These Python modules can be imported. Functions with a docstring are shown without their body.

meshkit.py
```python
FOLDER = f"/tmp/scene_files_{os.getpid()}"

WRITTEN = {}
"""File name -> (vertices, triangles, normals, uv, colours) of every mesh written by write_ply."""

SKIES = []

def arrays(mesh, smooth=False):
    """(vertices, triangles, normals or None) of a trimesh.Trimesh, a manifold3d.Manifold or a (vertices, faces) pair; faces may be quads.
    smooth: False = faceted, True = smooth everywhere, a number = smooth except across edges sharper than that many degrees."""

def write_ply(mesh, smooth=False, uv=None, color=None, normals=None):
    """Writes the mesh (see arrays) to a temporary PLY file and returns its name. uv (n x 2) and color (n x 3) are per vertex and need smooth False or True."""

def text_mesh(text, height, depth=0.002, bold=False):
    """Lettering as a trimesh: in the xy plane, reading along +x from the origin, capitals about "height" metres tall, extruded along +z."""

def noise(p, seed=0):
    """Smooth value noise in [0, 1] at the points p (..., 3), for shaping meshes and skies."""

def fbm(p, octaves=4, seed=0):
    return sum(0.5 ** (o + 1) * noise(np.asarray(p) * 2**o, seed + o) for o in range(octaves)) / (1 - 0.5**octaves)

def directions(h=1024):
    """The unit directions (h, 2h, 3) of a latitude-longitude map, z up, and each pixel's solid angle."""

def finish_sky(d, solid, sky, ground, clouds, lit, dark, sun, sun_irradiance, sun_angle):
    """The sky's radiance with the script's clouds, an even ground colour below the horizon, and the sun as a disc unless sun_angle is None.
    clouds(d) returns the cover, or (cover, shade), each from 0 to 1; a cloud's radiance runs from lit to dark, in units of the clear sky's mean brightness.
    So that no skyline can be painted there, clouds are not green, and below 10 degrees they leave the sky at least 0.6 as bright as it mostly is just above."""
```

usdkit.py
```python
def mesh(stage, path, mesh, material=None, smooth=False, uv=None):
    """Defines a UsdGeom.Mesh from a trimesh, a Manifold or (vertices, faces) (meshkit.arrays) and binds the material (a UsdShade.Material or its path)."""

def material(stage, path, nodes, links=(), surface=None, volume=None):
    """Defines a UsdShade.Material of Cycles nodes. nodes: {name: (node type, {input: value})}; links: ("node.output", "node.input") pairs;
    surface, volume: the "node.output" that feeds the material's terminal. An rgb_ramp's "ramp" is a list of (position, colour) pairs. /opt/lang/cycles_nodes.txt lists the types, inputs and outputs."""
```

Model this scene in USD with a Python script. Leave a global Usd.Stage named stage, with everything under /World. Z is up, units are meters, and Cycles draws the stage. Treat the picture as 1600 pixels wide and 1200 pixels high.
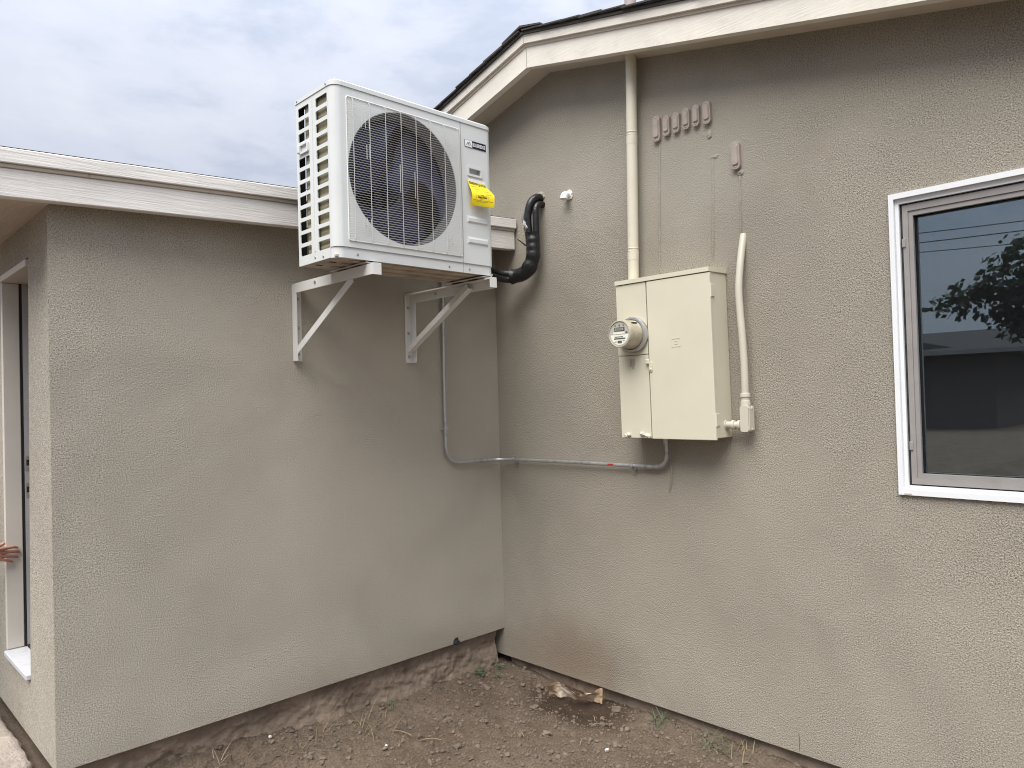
import math, random
import numpy as np, trimesh, usdkit, meshkit
import manifold3d as m3
from shapely.geometry import Polygon, Point, box as sbox
from shapely import affinity
from pxr import Usd, UsdGeom, UsdLux, UsdShade, Gf, Sdf

rng = np.random.default_rng(7)
random.seed(7)
stage = Usd.Stage.CreateInMemory()
UsdGeom.SetStageUpAxis(stage, UsdGeom.Tokens.z)
UsdGeom.SetStageMetersPerUnit(stage, 1.0)
UsdGeom.Xform.Define(stage, '/World')
UsdGeom.Scope.Define(stage, '/World/Looks')

# ------------------------------------------------------------------ camera
EXPOSURE = 1.84
cam = UsdGeom.Camera.Define(stage, '/World/camera')
yaw, pitch, roll = math.radians(44.01), math.radians(0.975), math.radians(-1.596)
fwd = np.array([math.cos(pitch) * math.sin(yaw), math.cos(pitch) * math.cos(yaw), math.sin(pitch)])
r0 = np.array([math.cos(yaw), -math.sin(yaw), 0.0]); u0 = np.cross(r0, fwd)
right = math.cos(roll) * r0 + math.sin(roll) * u0
up = -math.sin(roll) * r0 + math.cos(roll) * u0
CAM = np.array([-3.243, -3.487, 1.8])
M = Gf.Matrix4d(*right, 0, *up, 0, *(-fwd), 0, *CAM, 1)
cam.AddTransformOp().Set(M)
cam.CreateHorizontalApertureAttr(36.0); cam.CreateVerticalApertureAttr(27.0)
cam.CreateFocalLengthAttr(1158.43 / 1600 * 36)
cam.CreateClippingRangeAttr(Gf.Vec2f(0.05, 2000))
cam.CreateExposureAttr(EXPOSURE)

# ------------------------------------------------------------------ sky and sun (bright overcast)
SUN_DIR = np.array([-0.84, -0.34, 0.0]); SUN_DIR /= np.linalg.norm(SUN_DIR)
SUN_EL = math.radians(59)
SKY_STRENGTH, SUN_INT, SUN_ANGLE = 0.05, 0.40, 46.0
sun_to = np.array([SUN_DIR[0] * math.cos(SUN_EL), SUN_DIR[1] * math.cos(SUN_EL), math.sin(SUN_EL)])
dome = UsdLux.DomeLight.Define(stage, '/World/sky')
skym = usdkit.material(stage, '/World/Looks/cloudy_sky', {
    'tc': ('texture_coordinate', {}),
    'sky': ('sky_texture', {'sky_type': 'single_scattering', 'sun_disc': False, 'sun_elevation': SUN_EL,
                            'sun_rotation': math.atan2(SUN_DIR[0], SUN_DIR[1]), 'air_density': 1.0, 'aerosol_density': 1.0}),
    'map': ('mapping', {'scale': (1.0, 1.0, 2.6), 'location': (3.1, 1.7, 0.35)}),
    'n1': ('noise_texture', {'scale': 2.3, 'detail': 7.0, 'roughness': 0.55, 'distortion': 0.35}),
    'n2': ('noise_texture', {'scale': 6.5, 'detail': 6.0, 'roughness': 0.6, 'distortion': 0.2}),
    'mx': ('mix_float', {'fac': 0.45}),
    'cr': ('rgb_ramp', {'ramp': [(0.33, (3.5, 4.0, 5.1)), (0.43, (4.2, 4.6, 5.5)), (0.50, (4.85, 5.15, 5.95)), (0.60, (5.25, 5.5, 6.2)), (0.75, (5.8, 6.05, 6.5))]}),
            'cv': ('rgb_ramp', {'ramp': [(0.25, (0.86, 0.86, 0.86)), (0.5, (0.97, 0.97, 0.97)), (0.7, (1, 1, 1))]}),
    'mix': ('mix_color', {'use_clamp': False}),
    'sx': ('separate_xyz', {}), 'cz': ('math', {'math_type': 'maximum', 'value2': 0.0}), 'cp': ('math', {'math_type': 'power', 'value2': 1.4}), 'ci': ('math', {'math_type': 'multiply_add', 'value2': 1.25, 'value3': 0.57}), 'cm': ('vector_math', {'math_type': 'scale'}),
    'bg': ('background_shader', {'strength': SKY_STRENGTH})},
    [('tc.generated', 'map.vector'), ('map.vector', 'n1.vector'), ('map.vector', 'n2.vector'), ('n1.fac', 'mx.a'), ('n2.fac', 'mx.b'),
     ('mx.result', 'cr.fac'), ('mx.result', 'cv.fac'), ('cv.color', 'mix.fac'), ('sky.color', 'mix.a'), ('cr.color', 'mix.b'),
     ('tc.generated', 'sx.vector'), ('sx.z', 'cz.value1'), ('cz.value', 'cp.value1'), ('cp.value', 'ci.value1'), ('mix.result', 'cm.vector1'), ('ci.value', 'cm.scale'), ('cm.vector', 'bg.color')], surface='bg.background')
UsdShade.MaterialBindingAPI.Apply(dome.GetPrim()).Bind(skym)
dome.GetPrim().SetCustomDataByKey('kind', 'structure')
dome.GetPrim().SetCustomDataByKey('label', 'pale cloudy daytime sky above the low roof')
sun = UsdLux.DistantLight.Define(stage, '/World/sun')
sun.CreateIntensityAttr(SUN_INT); sun.CreateAngleAttr(SUN_ANGLE); sun.CreateNormalizeAttr(True)
sun.CreateColorAttr(Gf.Vec3f(1.0, 0.96, 0.90))
zax = sun_to; xax = np.cross([0, 0, 1], zax); xax /= np.linalg.norm(xax); yax = np.cross(zax, xax)
sun.AddTransformOp().Set(Gf.Matrix4d(*xax, 0, *yax, 0, *zax, 0, 0, 0, 0, 1))

# ------------------------------------------------------------------ helpers
names = {}
def numbered(parent, name):
    k = (parent, name); n = names.get(k, 0); names[k] = n + 1
    return name if n == 0 else f'{name}_{n:03d}'
bases = {}
def tag(prim, label=None, cat=None, group=None, kind=None):
    for k, v in (('label', label), ('category', cat), ('group', group), ('kind', kind)):
        if v: prim.SetCustomDataByKey(k, v)
    return prim
def thing(name, label, cat, base=(0, 0, 0), group=None):
    path = '/World/' + numbered('/World', name)
    x = UsdGeom.Xform.Define(stage, path); x.AddTranslateOp().Set(Gf.Vec3d(*map(float, base)))
    bases[path] = np.array(base, float)
    return tag(x.GetPrim(), label, cat, group)
def cat(*ms):
    ms = [tm(m) for m in ms if m is not None]
    return trimesh.util.concatenate(ms)
def tm(m):
    if isinstance(m, trimesh.Trimesh): return m
    if hasattr(m, 'to_mesh'):
        q = m.to_mesh(); return trimesh.Trimesh(q.vert_properties[:, :3], q.tri_verts, process=False)
    v, f, _ = meshkit.arrays(m); return trimesh.Trimesh(v, f, process=False)
def obj(name, mesh, mat, parent=None, smooth=False, label=None, cat=None, group=None, kind=None):
    pp = str(parent.GetPath()) if parent is not None else '/World'
    base = np.zeros(3)
    if parent is not None:
        base = bases.get('/' + '/'.join(pp.strip('/').split('/')[:2]), base)
    path = pp + '/' + numbered(pp, name)
    m = tm(mesh).copy(); m.vertices = m.vertices - base
    g = usdkit.mesh(stage, path, m, mat, smooth=smooth)
    return tag(g.GetPrim(), label, cat, group, kind)

def bx(x0, x1, y0, y1, z0, z1, b=0.0):
    x0, x1 = sorted((x0, x1)); y0, y1 = sorted((y0, y1)); z0, z1 = sorted((z0, z1))
    if b <= 0:
        m = trimesh.creation.box((x1 - x0, y1 - y0, z1 - z0)); m.apply_translation(((x0 + x1) / 2, (y0 + y1) / 2, (z0 + z1) / 2)); return m
    b = min(b, 0.49 * min(x1 - x0, y1 - y0, z1 - z0))
    pts = []
    for sx in (0, 1):
        for sy in (0, 1):
            for sz in (0, 1):
                c = np.array([(x0, x1)[sx], (y0, y1)[sy], (z0, z1)[sz]]); d = np.array([1 - 2 * sx, 1 - 2 * sy, 1 - 2 * sz]) * b
                for k in range(3):
                    q = c + d; q[k] = c[k]; pts.append(q)
    return trimesh.convex.convex_hull(np.array(pts))
def extr(poly, t0, t1, plane):
    """shapely polygon extruded between t0 and t1; plane 'yz' (t=x), 'xz' (t=y), 'xy' (t=z)."""
    m = trimesh.util.concatenate([trimesh.creation.extrude_polygon(g, t1 - t0, engine='earcut') for g in getattr(poly, 'geoms', [poly])])
    v = m.vertices.copy(); a, b, t = v[:, 0], v[:, 1], v[:, 2] + t0
    if plane == 'xy': w = np.stack([a, b, t], 1); flip = False
    elif plane == 'yz': w = np.stack([t, a, b], 1); flip = False
    else: w = np.stack([a, t, b], 1); flip = True
    f = m.faces[:, ::-1] if flip else m.faces
    return trimesh.Trimesh(w, f, process=False)
def rrect(x0, x1, y0, y1, r, n=4):
    return sbox(x0 + r, y0 + r, x1 - r, y1 - r).buffer(r, quad_segs=n)
def catmull(P, n=8):
    P = np.asarray(P, float); Q = np.vstack([2 * P[0] - P[1], P, 2 * P[-1] - P[-2]]); out = []
    for i in range(1, len(Q) - 2):
        for t in np.linspace(0, 1, n, endpoint=False):
            a, b, c, d = Q[i - 1], Q[i], Q[i + 1], Q[i + 2]
            out.append(0.5 * ((2 * b) + (c - a) * t + (2 * a - 5 * b + 4 * c - d) * t * t + (3 * b - a - 3 * c + d) * t ** 3))
    out.append(P[-1]); return np.array(out)
def bend(P, r, n=6):
    """polyline with its corners rounded to radius about r."""
    P = [np.asarray(p, float) for p in P]; out = [P[0]]
    for a, b, c in zip(P, P[1:], P[2:]):
        d1, d2 = (a - b) / np.linalg.norm(a - b), (c - b) / np.linalg.norm(c - b)
        rr = min(r, 0.48 * np.linalg.norm(a - b), 0.48 * np.linalg.norm(c - b))
        s, e = b + d1 * rr, b + d2 * rr
        for t in np.linspace(0, 1, n + 1): out.append((1 - t) ** 2 * s + 2 * t * (1 - t) * b + t * t * e)
    out.append(P[-1]); return np.array(out)
def tube(P, r, n=12, flat=1.0):
    P = np.asarray(P, float); keep = [0] + [i for i in range(1, len(P)) if np.linalg.norm(P[i] - P[i - 1]) > 1e-6]; P = P[keep]
    R = np.full(len(P), r, float) if np.ndim(r) == 0 else np.interp(np.linspace(0, 1, len(P)), np.linspace(0, 1, len(r)), r)
    T = np.gradient(P, axis=0); T /= np.linalg.norm(T, axis=1)[:, None]
    u = np.cross(T[0], [0.13, 0.2, 0.97]); 
    if np.linalg.norm(u) < 0.2: u = np.cross(T[0], [1, 0.1, 0])
    u /= np.linalg.norm(u); V = []; a = np.linspace(0, 2 * np.pi, n, endpoint=False)
    for i in range(len(P)):
        u = u - T[i] * (u @ T[i]); u /= np.linalg.norm(u); w = np.cross(T[i], u)
        V.append(P[i] + R[i] * (np.cos(a)[:, None] * u + np.sin(a)[:, None] * w * flat))
    V = np.vstack(V + [P[:1], P[-1:]]); F = []; L = len(P)
    for i in range(L - 1):
        for j in range(n):
            k = (j + 1) % n; p, q, s, t = i * n + j, i * n + k, (i + 1) * n + k, (i + 1) * n + j
            F += [[p, q, s], [p, s, t]]
    for j in range(n):
        k = (j + 1) % n; F += [[L * n, k, j], [L * n + 1, (L - 1) * n + j, (L - 1) * n + k]]
    return trimesh.Trimesh(V, F, process=False)
def lathe(prof, axis, origin, n=32):
    """profile of (t, radius) pairs turned round an axis from an origin."""
    axis = np.array(axis, float); axis /= np.linalg.norm(axis); u = np.cross(axis, [0, 0, 1.0])
    if np.linalg.norm(u) < .1: u = np.cross(axis, [1.0, 0, 0])
    u /= np.linalg.norm(u); w = np.cross(axis, u); a = np.linspace(0, 2 * np.pi, n, endpoint=False); V = []; F = []
    for t, r in prof: V.append(np.array(origin) + axis * t + max(r, 1e-5) * (np.cos(a)[:, None] * u + np.sin(a)[:, None] * w))
    V = np.vstack(V)
    for i in range(len(prof) - 1):
        for j in range(n):
            k = (j + 1) % n; F += [[i * n + j, i * n + k, (i + 1) * n + k], [i * n + j, (i + 1) * n + k, (i + 1) * n + j]]
    return trimesh.Trimesh(V, F, process=False)
def quad(a, b, c, d): return trimesh.Trimesh([a, b, c, d], [[0, 1, 2], [0, 2, 3]], process=False)
def sheet(grid):
    """(n, m, 3) points to a mesh"""
    n, m = grid.shape[:2]; i = np.arange(n * m).reshape(n, m)
    f = np.concatenate([np.stack([i[:-1, :-1], i[1:, :-1], i[1:, 1:]], -1).reshape(-1, 3), np.stack([i[:-1, :-1], i[1:, 1:], i[:-1, 1:]], -1).reshape(-1, 3)])
    return trimesh.Trimesh(grid.reshape(-1, 3), f, process=False)
def boardmesh(P0, P1, t_y0, t_y1, h0, h1, b=0.003):
    """board from P0 to P1 (x,y,z of a reference line), offset in y and z, of rectangular section"""
    P0, P1 = np.array(P0, float), np.array(P1, float); s = []
    for P in (P0, P1):
        for y, z in ((t_y0 + b, h0), (t_y1, h0), (t_y1, h1), (t_y0 + b, h1), (t_y0, h1 - b), (t_y0, h0 + b)): s.append(P + [0, y, z])
    return trimesh.convex.convex_hull(np.array(s))
def xzboard(p, q, w, y0, y1): ...

# ------------------------------------------------------------------ materials
def mat(name, color, rough=0.6, vary=0.08, vscale=6.0, grain=0.0, gscale=200.0, gdist=0.002, metallic=0.0, spec=0.5, dirt=None, dscale=3.0, damt=0.5, dlo=0.5, dhi=0.75, grain_axis=None, rrange=0.1):
    c = np.array(color, float)
    nodes = {'g': ('geometry', {}), 'n': ('noise_texture', {'scale': vscale, 'detail': 5.0, 'roughness': 0.6}),
             'r': ('rgb_ramp', {'ramp': [(0.3, tuple(c * (1 - vary))), (0.5, tuple(c)), (0.7, tuple(np.minimum(c * (1 + vary), 0.95)))]}),
             'rr': ('map_range', {'from_min': 0.3, 'from_max': 0.7, 'to_min': max(0.02, rough - rrange), 'to_max': min(1, rough + rrange)}),
             'p': ('principled_bsdf', {'metallic': metallic, 'specular_ior_level': spec})}
    links = [('g.position', 'n.vector'), ('n.fac', 'r.fac'), ('n.fac', 'rr.value'), ('rr.result', 'p.roughness')]
    src = 'r.color'
    if dirt is not None:
        nodes['dn'] = ('noise_texture', {'scale': dscale, 'detail': 7.0, 'roughness': 0.65, 'distortion': 0.4})
        nodes['dr'] = ('map_range', {'from_min': dlo, 'from_max': dhi, 'to_min': 0.0, 'to_max': damt, 'clamp': True})
        nodes['dm'] = ('mix_color', {'b': tuple(dirt)})
        links += [('g.position', 'dn.vector'), ('dn.fac', 'dr.value'), ('dr.result', 'dm.fac'), (src, 'dm.a')]; src = 'dm.result'
    links.append((src, 'p.base_color'))
    if grain > 0:
        v = 'g.position'
        if grain_axis is not None:
            nodes['gm'] = ('mapping', {'scale': tuple(grain_axis)}); links.append(('g.position', 'gm.vector')); v = 'gm.vector'
        nodes['gn'] = ('noise_texture', {'scale': gscale, 'detail': 3.0, 'roughness': 0.6})
        nodes['b'] = ('bump', {'strength': grain, 'distance': gdist})
        links += [(v, 'gn.vector'), ('gn.fac', 'b.height'), ('b.normal', 'p.normal')]
    return usdkit.material(stage, '/World/Looks/' + name, nodes, links, surface='p.BSDF')

def stucco(name, base, stains=()):
    """Sprayed cement stucco: worm-like grain as relief, pit shade painted as colour speckle, patchy tone, and soil splash with a fixed outline."""
    c = np.array(base)
    nodes = {'g': ('geometry', {}),
             'lo': ('noise_texture', {'scale': 1.1, 'detail': 5.0, 'roughness': 0.6, 'distortion': 0.5}),
             'lr': ('rgb_ramp', {'ramp': [(0.28, tuple(c * [0.84, 0.84, 0.84])), (0.5, tuple(c)), (0.72, tuple(c * [1.12, 1.12, 1.12]))]}),
             'fi': ('noise_texture', {'scale': 180.0, 'detail': 3.0, 'roughness': 0.7}),
             'md': ('noise_texture', {'scale': 4.5, 'detail': 6.0, 'roughness': 0.65, 'distortion': 0.8}), 'mr': ('rgb_ramp', {'ramp': [(0.3, (0.945, 0.94, 0.935)), (0.5, (1, 1, 1)), (0.7, (1.04, 1.04, 1.04))]}), 'mm': ('mix_color', {'blend_type': 'multiply', 'fac': 1.0, 'use_clamp': False}),
             'fr': ('rgb_ramp', {'ramp': [(0.36, (0.40, 0.39, 0.37)), (0.47, (0.93, 0.93, 0.92)), (0.53, (1.02, 1.02, 1.02)), (0.66, (1.42, 1.42, 1.42))]}),  # dark speckle puts the shade of the stucco pits into the colour
             'fm': ('mix_color', {'blend_type': 'multiply', 'fac': 1.0, 'use_clamp': False}),
             'gn': ('noise_texture', {'scale': 155.0, 'detail': 4.0, 'roughness': 0.62, 'distortion': 0.6}),
             'vo': ('voronoi_texture', {'scale': 185.0, 'feature': 'smooth_f1', 'smoothness': 0.6}),
             'un': ('noise_texture', {'scale': 7.0, 'detail': 3.0}),
             'h1': ('math', {'math_type': 'multiply_add', 'value2': 0.45}), 'hm': ('map_range', {'from_min': 0.35, 'from_max': 0.65, 'to_min': 0.75, 'to_max': 1.3, 'clamp': True}), 'h2': ('math', {'math_type': 'multiply'}), 'f2': ('math', {'math_type': 'multiply', 'value2': 0.85}),
             'b0': ('bump', {'strength': 0.07, 'distance': 0.02}),
             'b': ('bump', {'strength': 1.0, 'distance': 0.0038}),
             'p': ('principled_bsdf', {'roughness': 0.92, 'specular_ior_level': 0.2})}
    L = [('g.position', 'lo.vector'), ('lo.fac', 'lr.fac'), ('g.position', 'fi.vector'), ('fi.fac', 'fr.fac'), ('g.position', 'md.vector'), ('md.fac', 'mr.fac'), ('hm.result', 'f2.value1'), ('f2.value', 'fm.fac'), ('lr.color', 'mm.a'), ('mr.color', 'mm.b'), ('mm.result', 'fm.a'), ('fr.color', 'fm.b'),
         ('g.position', 'gn.vector'), ('g.position', 'vo.vector'), ('g.position', 'un.vector'), ('vo.distance', 'h1.value1'), ('gn.fac', 'h1.value3'),
         ('un.fac', 'b0.height'), ('b0.normal', 'b.normal'), ('md.fac', 'hm.value'), ('h1.value', 'h2.value1'), ('hm.result', 'h2.value2'), ('h2.value', 'b.height'), ('b.normal', 'p.normal')]
    src = 'fm.result'
    for i, (cx, cy, cz, rx, ry, rz, col, amt) in enumerate(stains):
        nodes.update({f'sm{i}': ('mapping', {'location': (-cx / rx, -cy / ry, -cz / rz), 'scale': (1 / rx, 1 / ry, 1 / rz)}),
                      f'sd{i}': ('vector_math', {'math_type': 'length'}), f'sn{i}': ('noise_texture', {'scale': 5.0, 'detail': 6.0, 'roughness': 0.65}),
                      f'sa{i}': ('math', {'math_type': 'multiply_add', 'value2': 0.9}),
                      f'sr{i}': ('map_range', {'range_type': 'smoothstep', 'from_min': 0.55, 'from_max': 1.85, 'to_min': amt, 'to_max': 0.0, 'clamp': True}),
                      f'sx{i}': ('mix_color', {'b': col})})
        L += [('g.position', f'sm{i}.vector'), (f'sm{i}.vector', f'sd{i}.vector1'), ('g.position', f'sn{i}.vector'), (f'sn{i}.fac', f'sa{i}.value1'),
              (f'sd{i}.value', f'sa{i}.value3'), (f'sa{i}.value', f'sr{i}.value'), (f'sr{i}.result', f'sx{i}.fac'), (src, f'sx{i}.a')]
        src = f'sx{i}.result'
    L.append((src, 'p.base_color'))
    return usdkit.material(stage, '/World/Looks/' + name, nodes, L, surface='p.BSDF')

STUC = (0.398, 0.366, 0.308)  # wing tone lifted to make up for the weaker light on it
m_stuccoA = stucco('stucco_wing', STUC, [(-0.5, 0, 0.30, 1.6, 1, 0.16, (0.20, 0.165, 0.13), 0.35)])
m_stuccoB = stucco('stucco_gable_darkened', (0.306, 0.280, 0.232),  # same paint as the wing, darkened to offset the stronger light here
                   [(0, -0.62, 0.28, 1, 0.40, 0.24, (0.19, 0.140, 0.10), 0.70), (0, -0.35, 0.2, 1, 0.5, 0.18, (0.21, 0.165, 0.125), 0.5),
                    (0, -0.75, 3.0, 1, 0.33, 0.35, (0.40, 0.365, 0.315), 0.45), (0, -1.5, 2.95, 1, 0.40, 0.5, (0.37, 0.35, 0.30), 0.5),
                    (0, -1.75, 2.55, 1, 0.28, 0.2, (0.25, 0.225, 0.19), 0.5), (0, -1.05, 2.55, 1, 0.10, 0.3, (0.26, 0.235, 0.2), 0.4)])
m_plate = mat('painted_plate', (0.335, 0.288, 0.252), 0.6, 0.12, 25, 0.4, 180, 0.001)
m_fascia = mat('cream_paint_wood', (0.67, 0.63, 0.555), 0.55, 0.07, 5, 0.55, 30, 0.0025, dirt=(0.45, 0.40, 0.33), dscale=9, damt=0.5, dlo=0.56, dhi=0.8, grain_axis=(0.25, 0.25, 5.0))
m_fascia2 = mat('white_paint_wood', (0.73, 0.705, 0.66), 0.55, 0.06, 5, 0.9, 26, 0.003, dirt=(0.46, 0.40, 0.35), dscale=7, damt=0.4, dlo=0.58, dhi=0.8, grain_axis=(0.18, 0.2, 5.0))
m_soffit = mat('tan_paint_wood', (0.52, 0.46, 0.38), 0.7, 0.08, 4, 0.5, 22, 0.004, grain_axis=(0.6, 0.3, 1))
m_ceiling = mat('porch_ceiling_wood', (0.50, 0.43, 0.37), 0.7, 0.07, 4, 0.9, 9, 0.012, grain_axis=(1.6, 0.35, 1))
m_shingle = mat('dark_shingle', (0.052, 0.046, 0.042), 0.9, 0.35, 60, 0.8, 500, 0.002)
m_drip = mat('roof_edge_metal', (0.16, 0.145, 0.13), 0.5, 0.1)
m_found = mat('dusty_foundation', (0.215, 0.165, 0.125), 0.95, 0.25, 6, 0.9, 30, 0.012, dirt=(0.11, 0.08, 0.058), dscale=7, damt=0.8, dlo=0.5, dhi=0.72)
m_acw = mat('ac_white_paint', (0.61, 0.63, 0.62), 0.38, 0.02, 4, dirt=(0.55, 0.53, 0.48), dscale=9, damt=0.18, dlo=0.55, dhi=0.8)
m_wire = mat('grille_wire_coat', (0.72, 0.72, 0.69), 0.4, 0.02)
m_acunder = mat('dusty_pan', (0.42, 0.36, 0.30), 0.7, 0.2, 9, dirt=(0.22, 0.17, 0.13), dscale=8, damt=0.7, dlo=0.48, dhi=0.7)
m_acdark = mat('dark_cavity', (0.008, 0.008, 0.011), 0.8, 0.1)
m_shroud = mat('shroud_grey', (0.12, 0.12, 0.12), 0.5, 0.05)
m_blade = mat('navy_fan_plastic', (0.014, 0.020, 0.060), 0.33, 0.1, rrange=0.05)
m_bracket = mat('bracket_white', (0.64, 0.635, 0.61), 0.42, 0.03, 6, dirt=(0.5, 0.46, 0.4), dscale=14, damt=0.25, dlo=0.55, dhi=0.8)
m_bolt = mat('zinc_bolt', (0.42, 0.41, 0.39), 0.4, 0.1, metallic=0.8)
m_galv = mat('galvanized_emt', (0.46, 0.47, 0.47), 0.38, 0.10, 30, metallic=0.75, rrange=0.12)
m_red = mat('red_mark', (0.45, 0.02, 0.025), 0.5)
m_beige = mat('beige_panel_paint', (0.565, 0.535, 0.42), 0.45, 0.025, 3, 0.12, 250, 0.0008, dirt=(0.52, 0.47, 0.36), dscale=5, damt=0.22, dlo=0.52, dhi=0.8)
m_beige2 = mat('beige_pipe_paint', (0.58, 0.545, 0.44), 0.42, 0.04, 8, dirt=(0.45, 0.39, 0.30), dscale=8, damt=0.3, dlo=0.55, dhi=0.8)
m_conduit = mat('beige_conduit_paint', (0.50, 0.470, 0.392), 0.45, 0.04, 8, dirt=(0.40, 0.35, 0.28), dscale=8, damt=0.3, dlo=0.55, dhi=0.8)
m_gap = mat('panel_gap', (0.05, 0.045, 0.035), 0.9)
m_vent = mat('vent_pipe_grey', (0.38, 0.33, 0.31), 0.6, 0.06)
m_black = mat('black_insulation', (0.007, 0.007, 0.008), 0.38, 0.3, 40, 0.5, 90, 0.004)
m_tape = mat('foil_tape', (0.36, 0.355, 0.34), 0.5, 0.2, 60, 0.8, 90, 0.004, dirt=(0.06, 0.06, 0.06), dscale=40, damt=0.9, dlo=0.5, dhi=0.62)
m_pvc = mat('white_pvc', (0.78, 0.77, 0.74), 0.4, 0.04, dirt=(0.5, 0.48, 0.44), dscale=50, damt=0.5, dlo=0.55, dhi=0.7)
m_vinyl = mat('white_vinyl', (0.70, 0.715, 0.73), 0.35, 0.015, dirt=(0.62, 0.6, 0.56), dscale=12, damt=0.25, dlo=0.55, dhi=0.8)
m_scrfr = mat('grey_screen_frame', (0.265, 0.25, 0.24), 0.45, 0.05, 10, dirt=(0.20, 0.18, 0.16), dscale=9, damt=0.5, dlo=0.5, dhi=0.75)
m_gasket = mat('dark_gasket', (0.02, 0.02, 0.022), 0.7)
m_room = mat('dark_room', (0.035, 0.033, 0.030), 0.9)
m_jamb = mat('cream_jamb', (0.62, 0.575, 0.51), 0.5, 0.04, 5)
m_innerjamb = mat('grey_jamb', (0.43, 0.41, 0.41), 0.5, 0.05, 5)
m_sill = mat('white_sill', (0.56, 0.57, 0.60), 0.4, 0.06, 20, dirt=(0.5, 0.47, 0.44), dscale=20, damt=0.5, dlo=0.55, dhi=0.75)
m_strike = mat('brushed_strike', (0.55, 0.50, 0.44), 0.4, 0.08, metallic=0.7)
m_yellow = mat('yellow_paper', (0.86, 0.68, 0.012), 0.55, 0.03)
m_ink = mat('black_ink', (0.018, 0.018, 0.022), 0.5)
m_softink = mat('faded_ink', (0.42, 0.33, 0.02), 0.6)
m_navy = mat('badge_navy', (0.010, 0.013, 0.028), 0.3)
m_badgew = mat('badge_white', (0.78, 0.79, 0.79), 0.35)
m_dial = mat('dial_grey', (0.46, 0.46, 0.43), 0.5)
m_lcd = mat('lcd_dark', (0.09, 0.10, 0.075), 0.25)
m_dialw = mat('dial_label_white', (0.80, 0.80, 0.77), 0.5)
m_ring = mat('meter_ring_metal', (0.46, 0.46, 0.45), 0.35, 0.08, metallic=0.7)
m_concrete = mat('worn_concrete', (0.34, 0.29, 0.25), 0.92, 0.15, 9, 1.0, 55, 0.012, dirt=(0.25, 0.20, 0.16), dscale=7, damt=0.6, dlo=0.5, dhi=0.75)
m_card = mat('torn_cardboard', (0.60, 0.43, 0.265), 0.85, 0.2, 12, 0.4, 60, 0.002, dirt=(0.80, 0.70, 0.57), dscale=7, damt=0.9, dlo=0.47, dhi=0.58)
m_weed = mat('weed_green', (0.085, 0.125, 0.065), 0.6, 0.3, 40)
m_dry = mat('dry_grass', (0.20, 0.165, 0.09), 0.7, 0.3, 40)
m_straw = mat('straw', (0.28, 0.21, 0.14), 0.7, 0.2, 60)
m_pebble = mat('pale_pebble', (0.62, 0.60, 0.57), 0.7, 0.1, 40)
m_clod = mat('soil_clods', (0.150, 0.115, 0.088), 0.95, 0.35, 14, 0.8, 160, 0.004)
m_skin = usdkit.material(stage, '/World/Looks/skin', {'g': ('geometry', {}), 'n': ('noise_texture', {'scale': 40.0, 'detail': 4.0}),
    'r': ('rgb_ramp', {'ramp': [(0.3, (0.36, 0.17, 0.12)), (0.7, (0.50, 0.27, 0.20))]}), 'p': ('principled_bsdf', {'roughness': 0.5, 'subsurface_weight': 0.08, 'subsurface_scale': 0.01})},
    [('g.position', 'n.vector'), ('n.fac', 'r.fac'), ('r.color', 'p.base_color')], surface='p.BSDF')
m_nail = mat('nail', (0.58, 0.33, 0.27), 0.3)
m_shirt = mat('grey_cotton', (0.16, 0.17, 0.19), 0.9, 0.1, 20)
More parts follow.
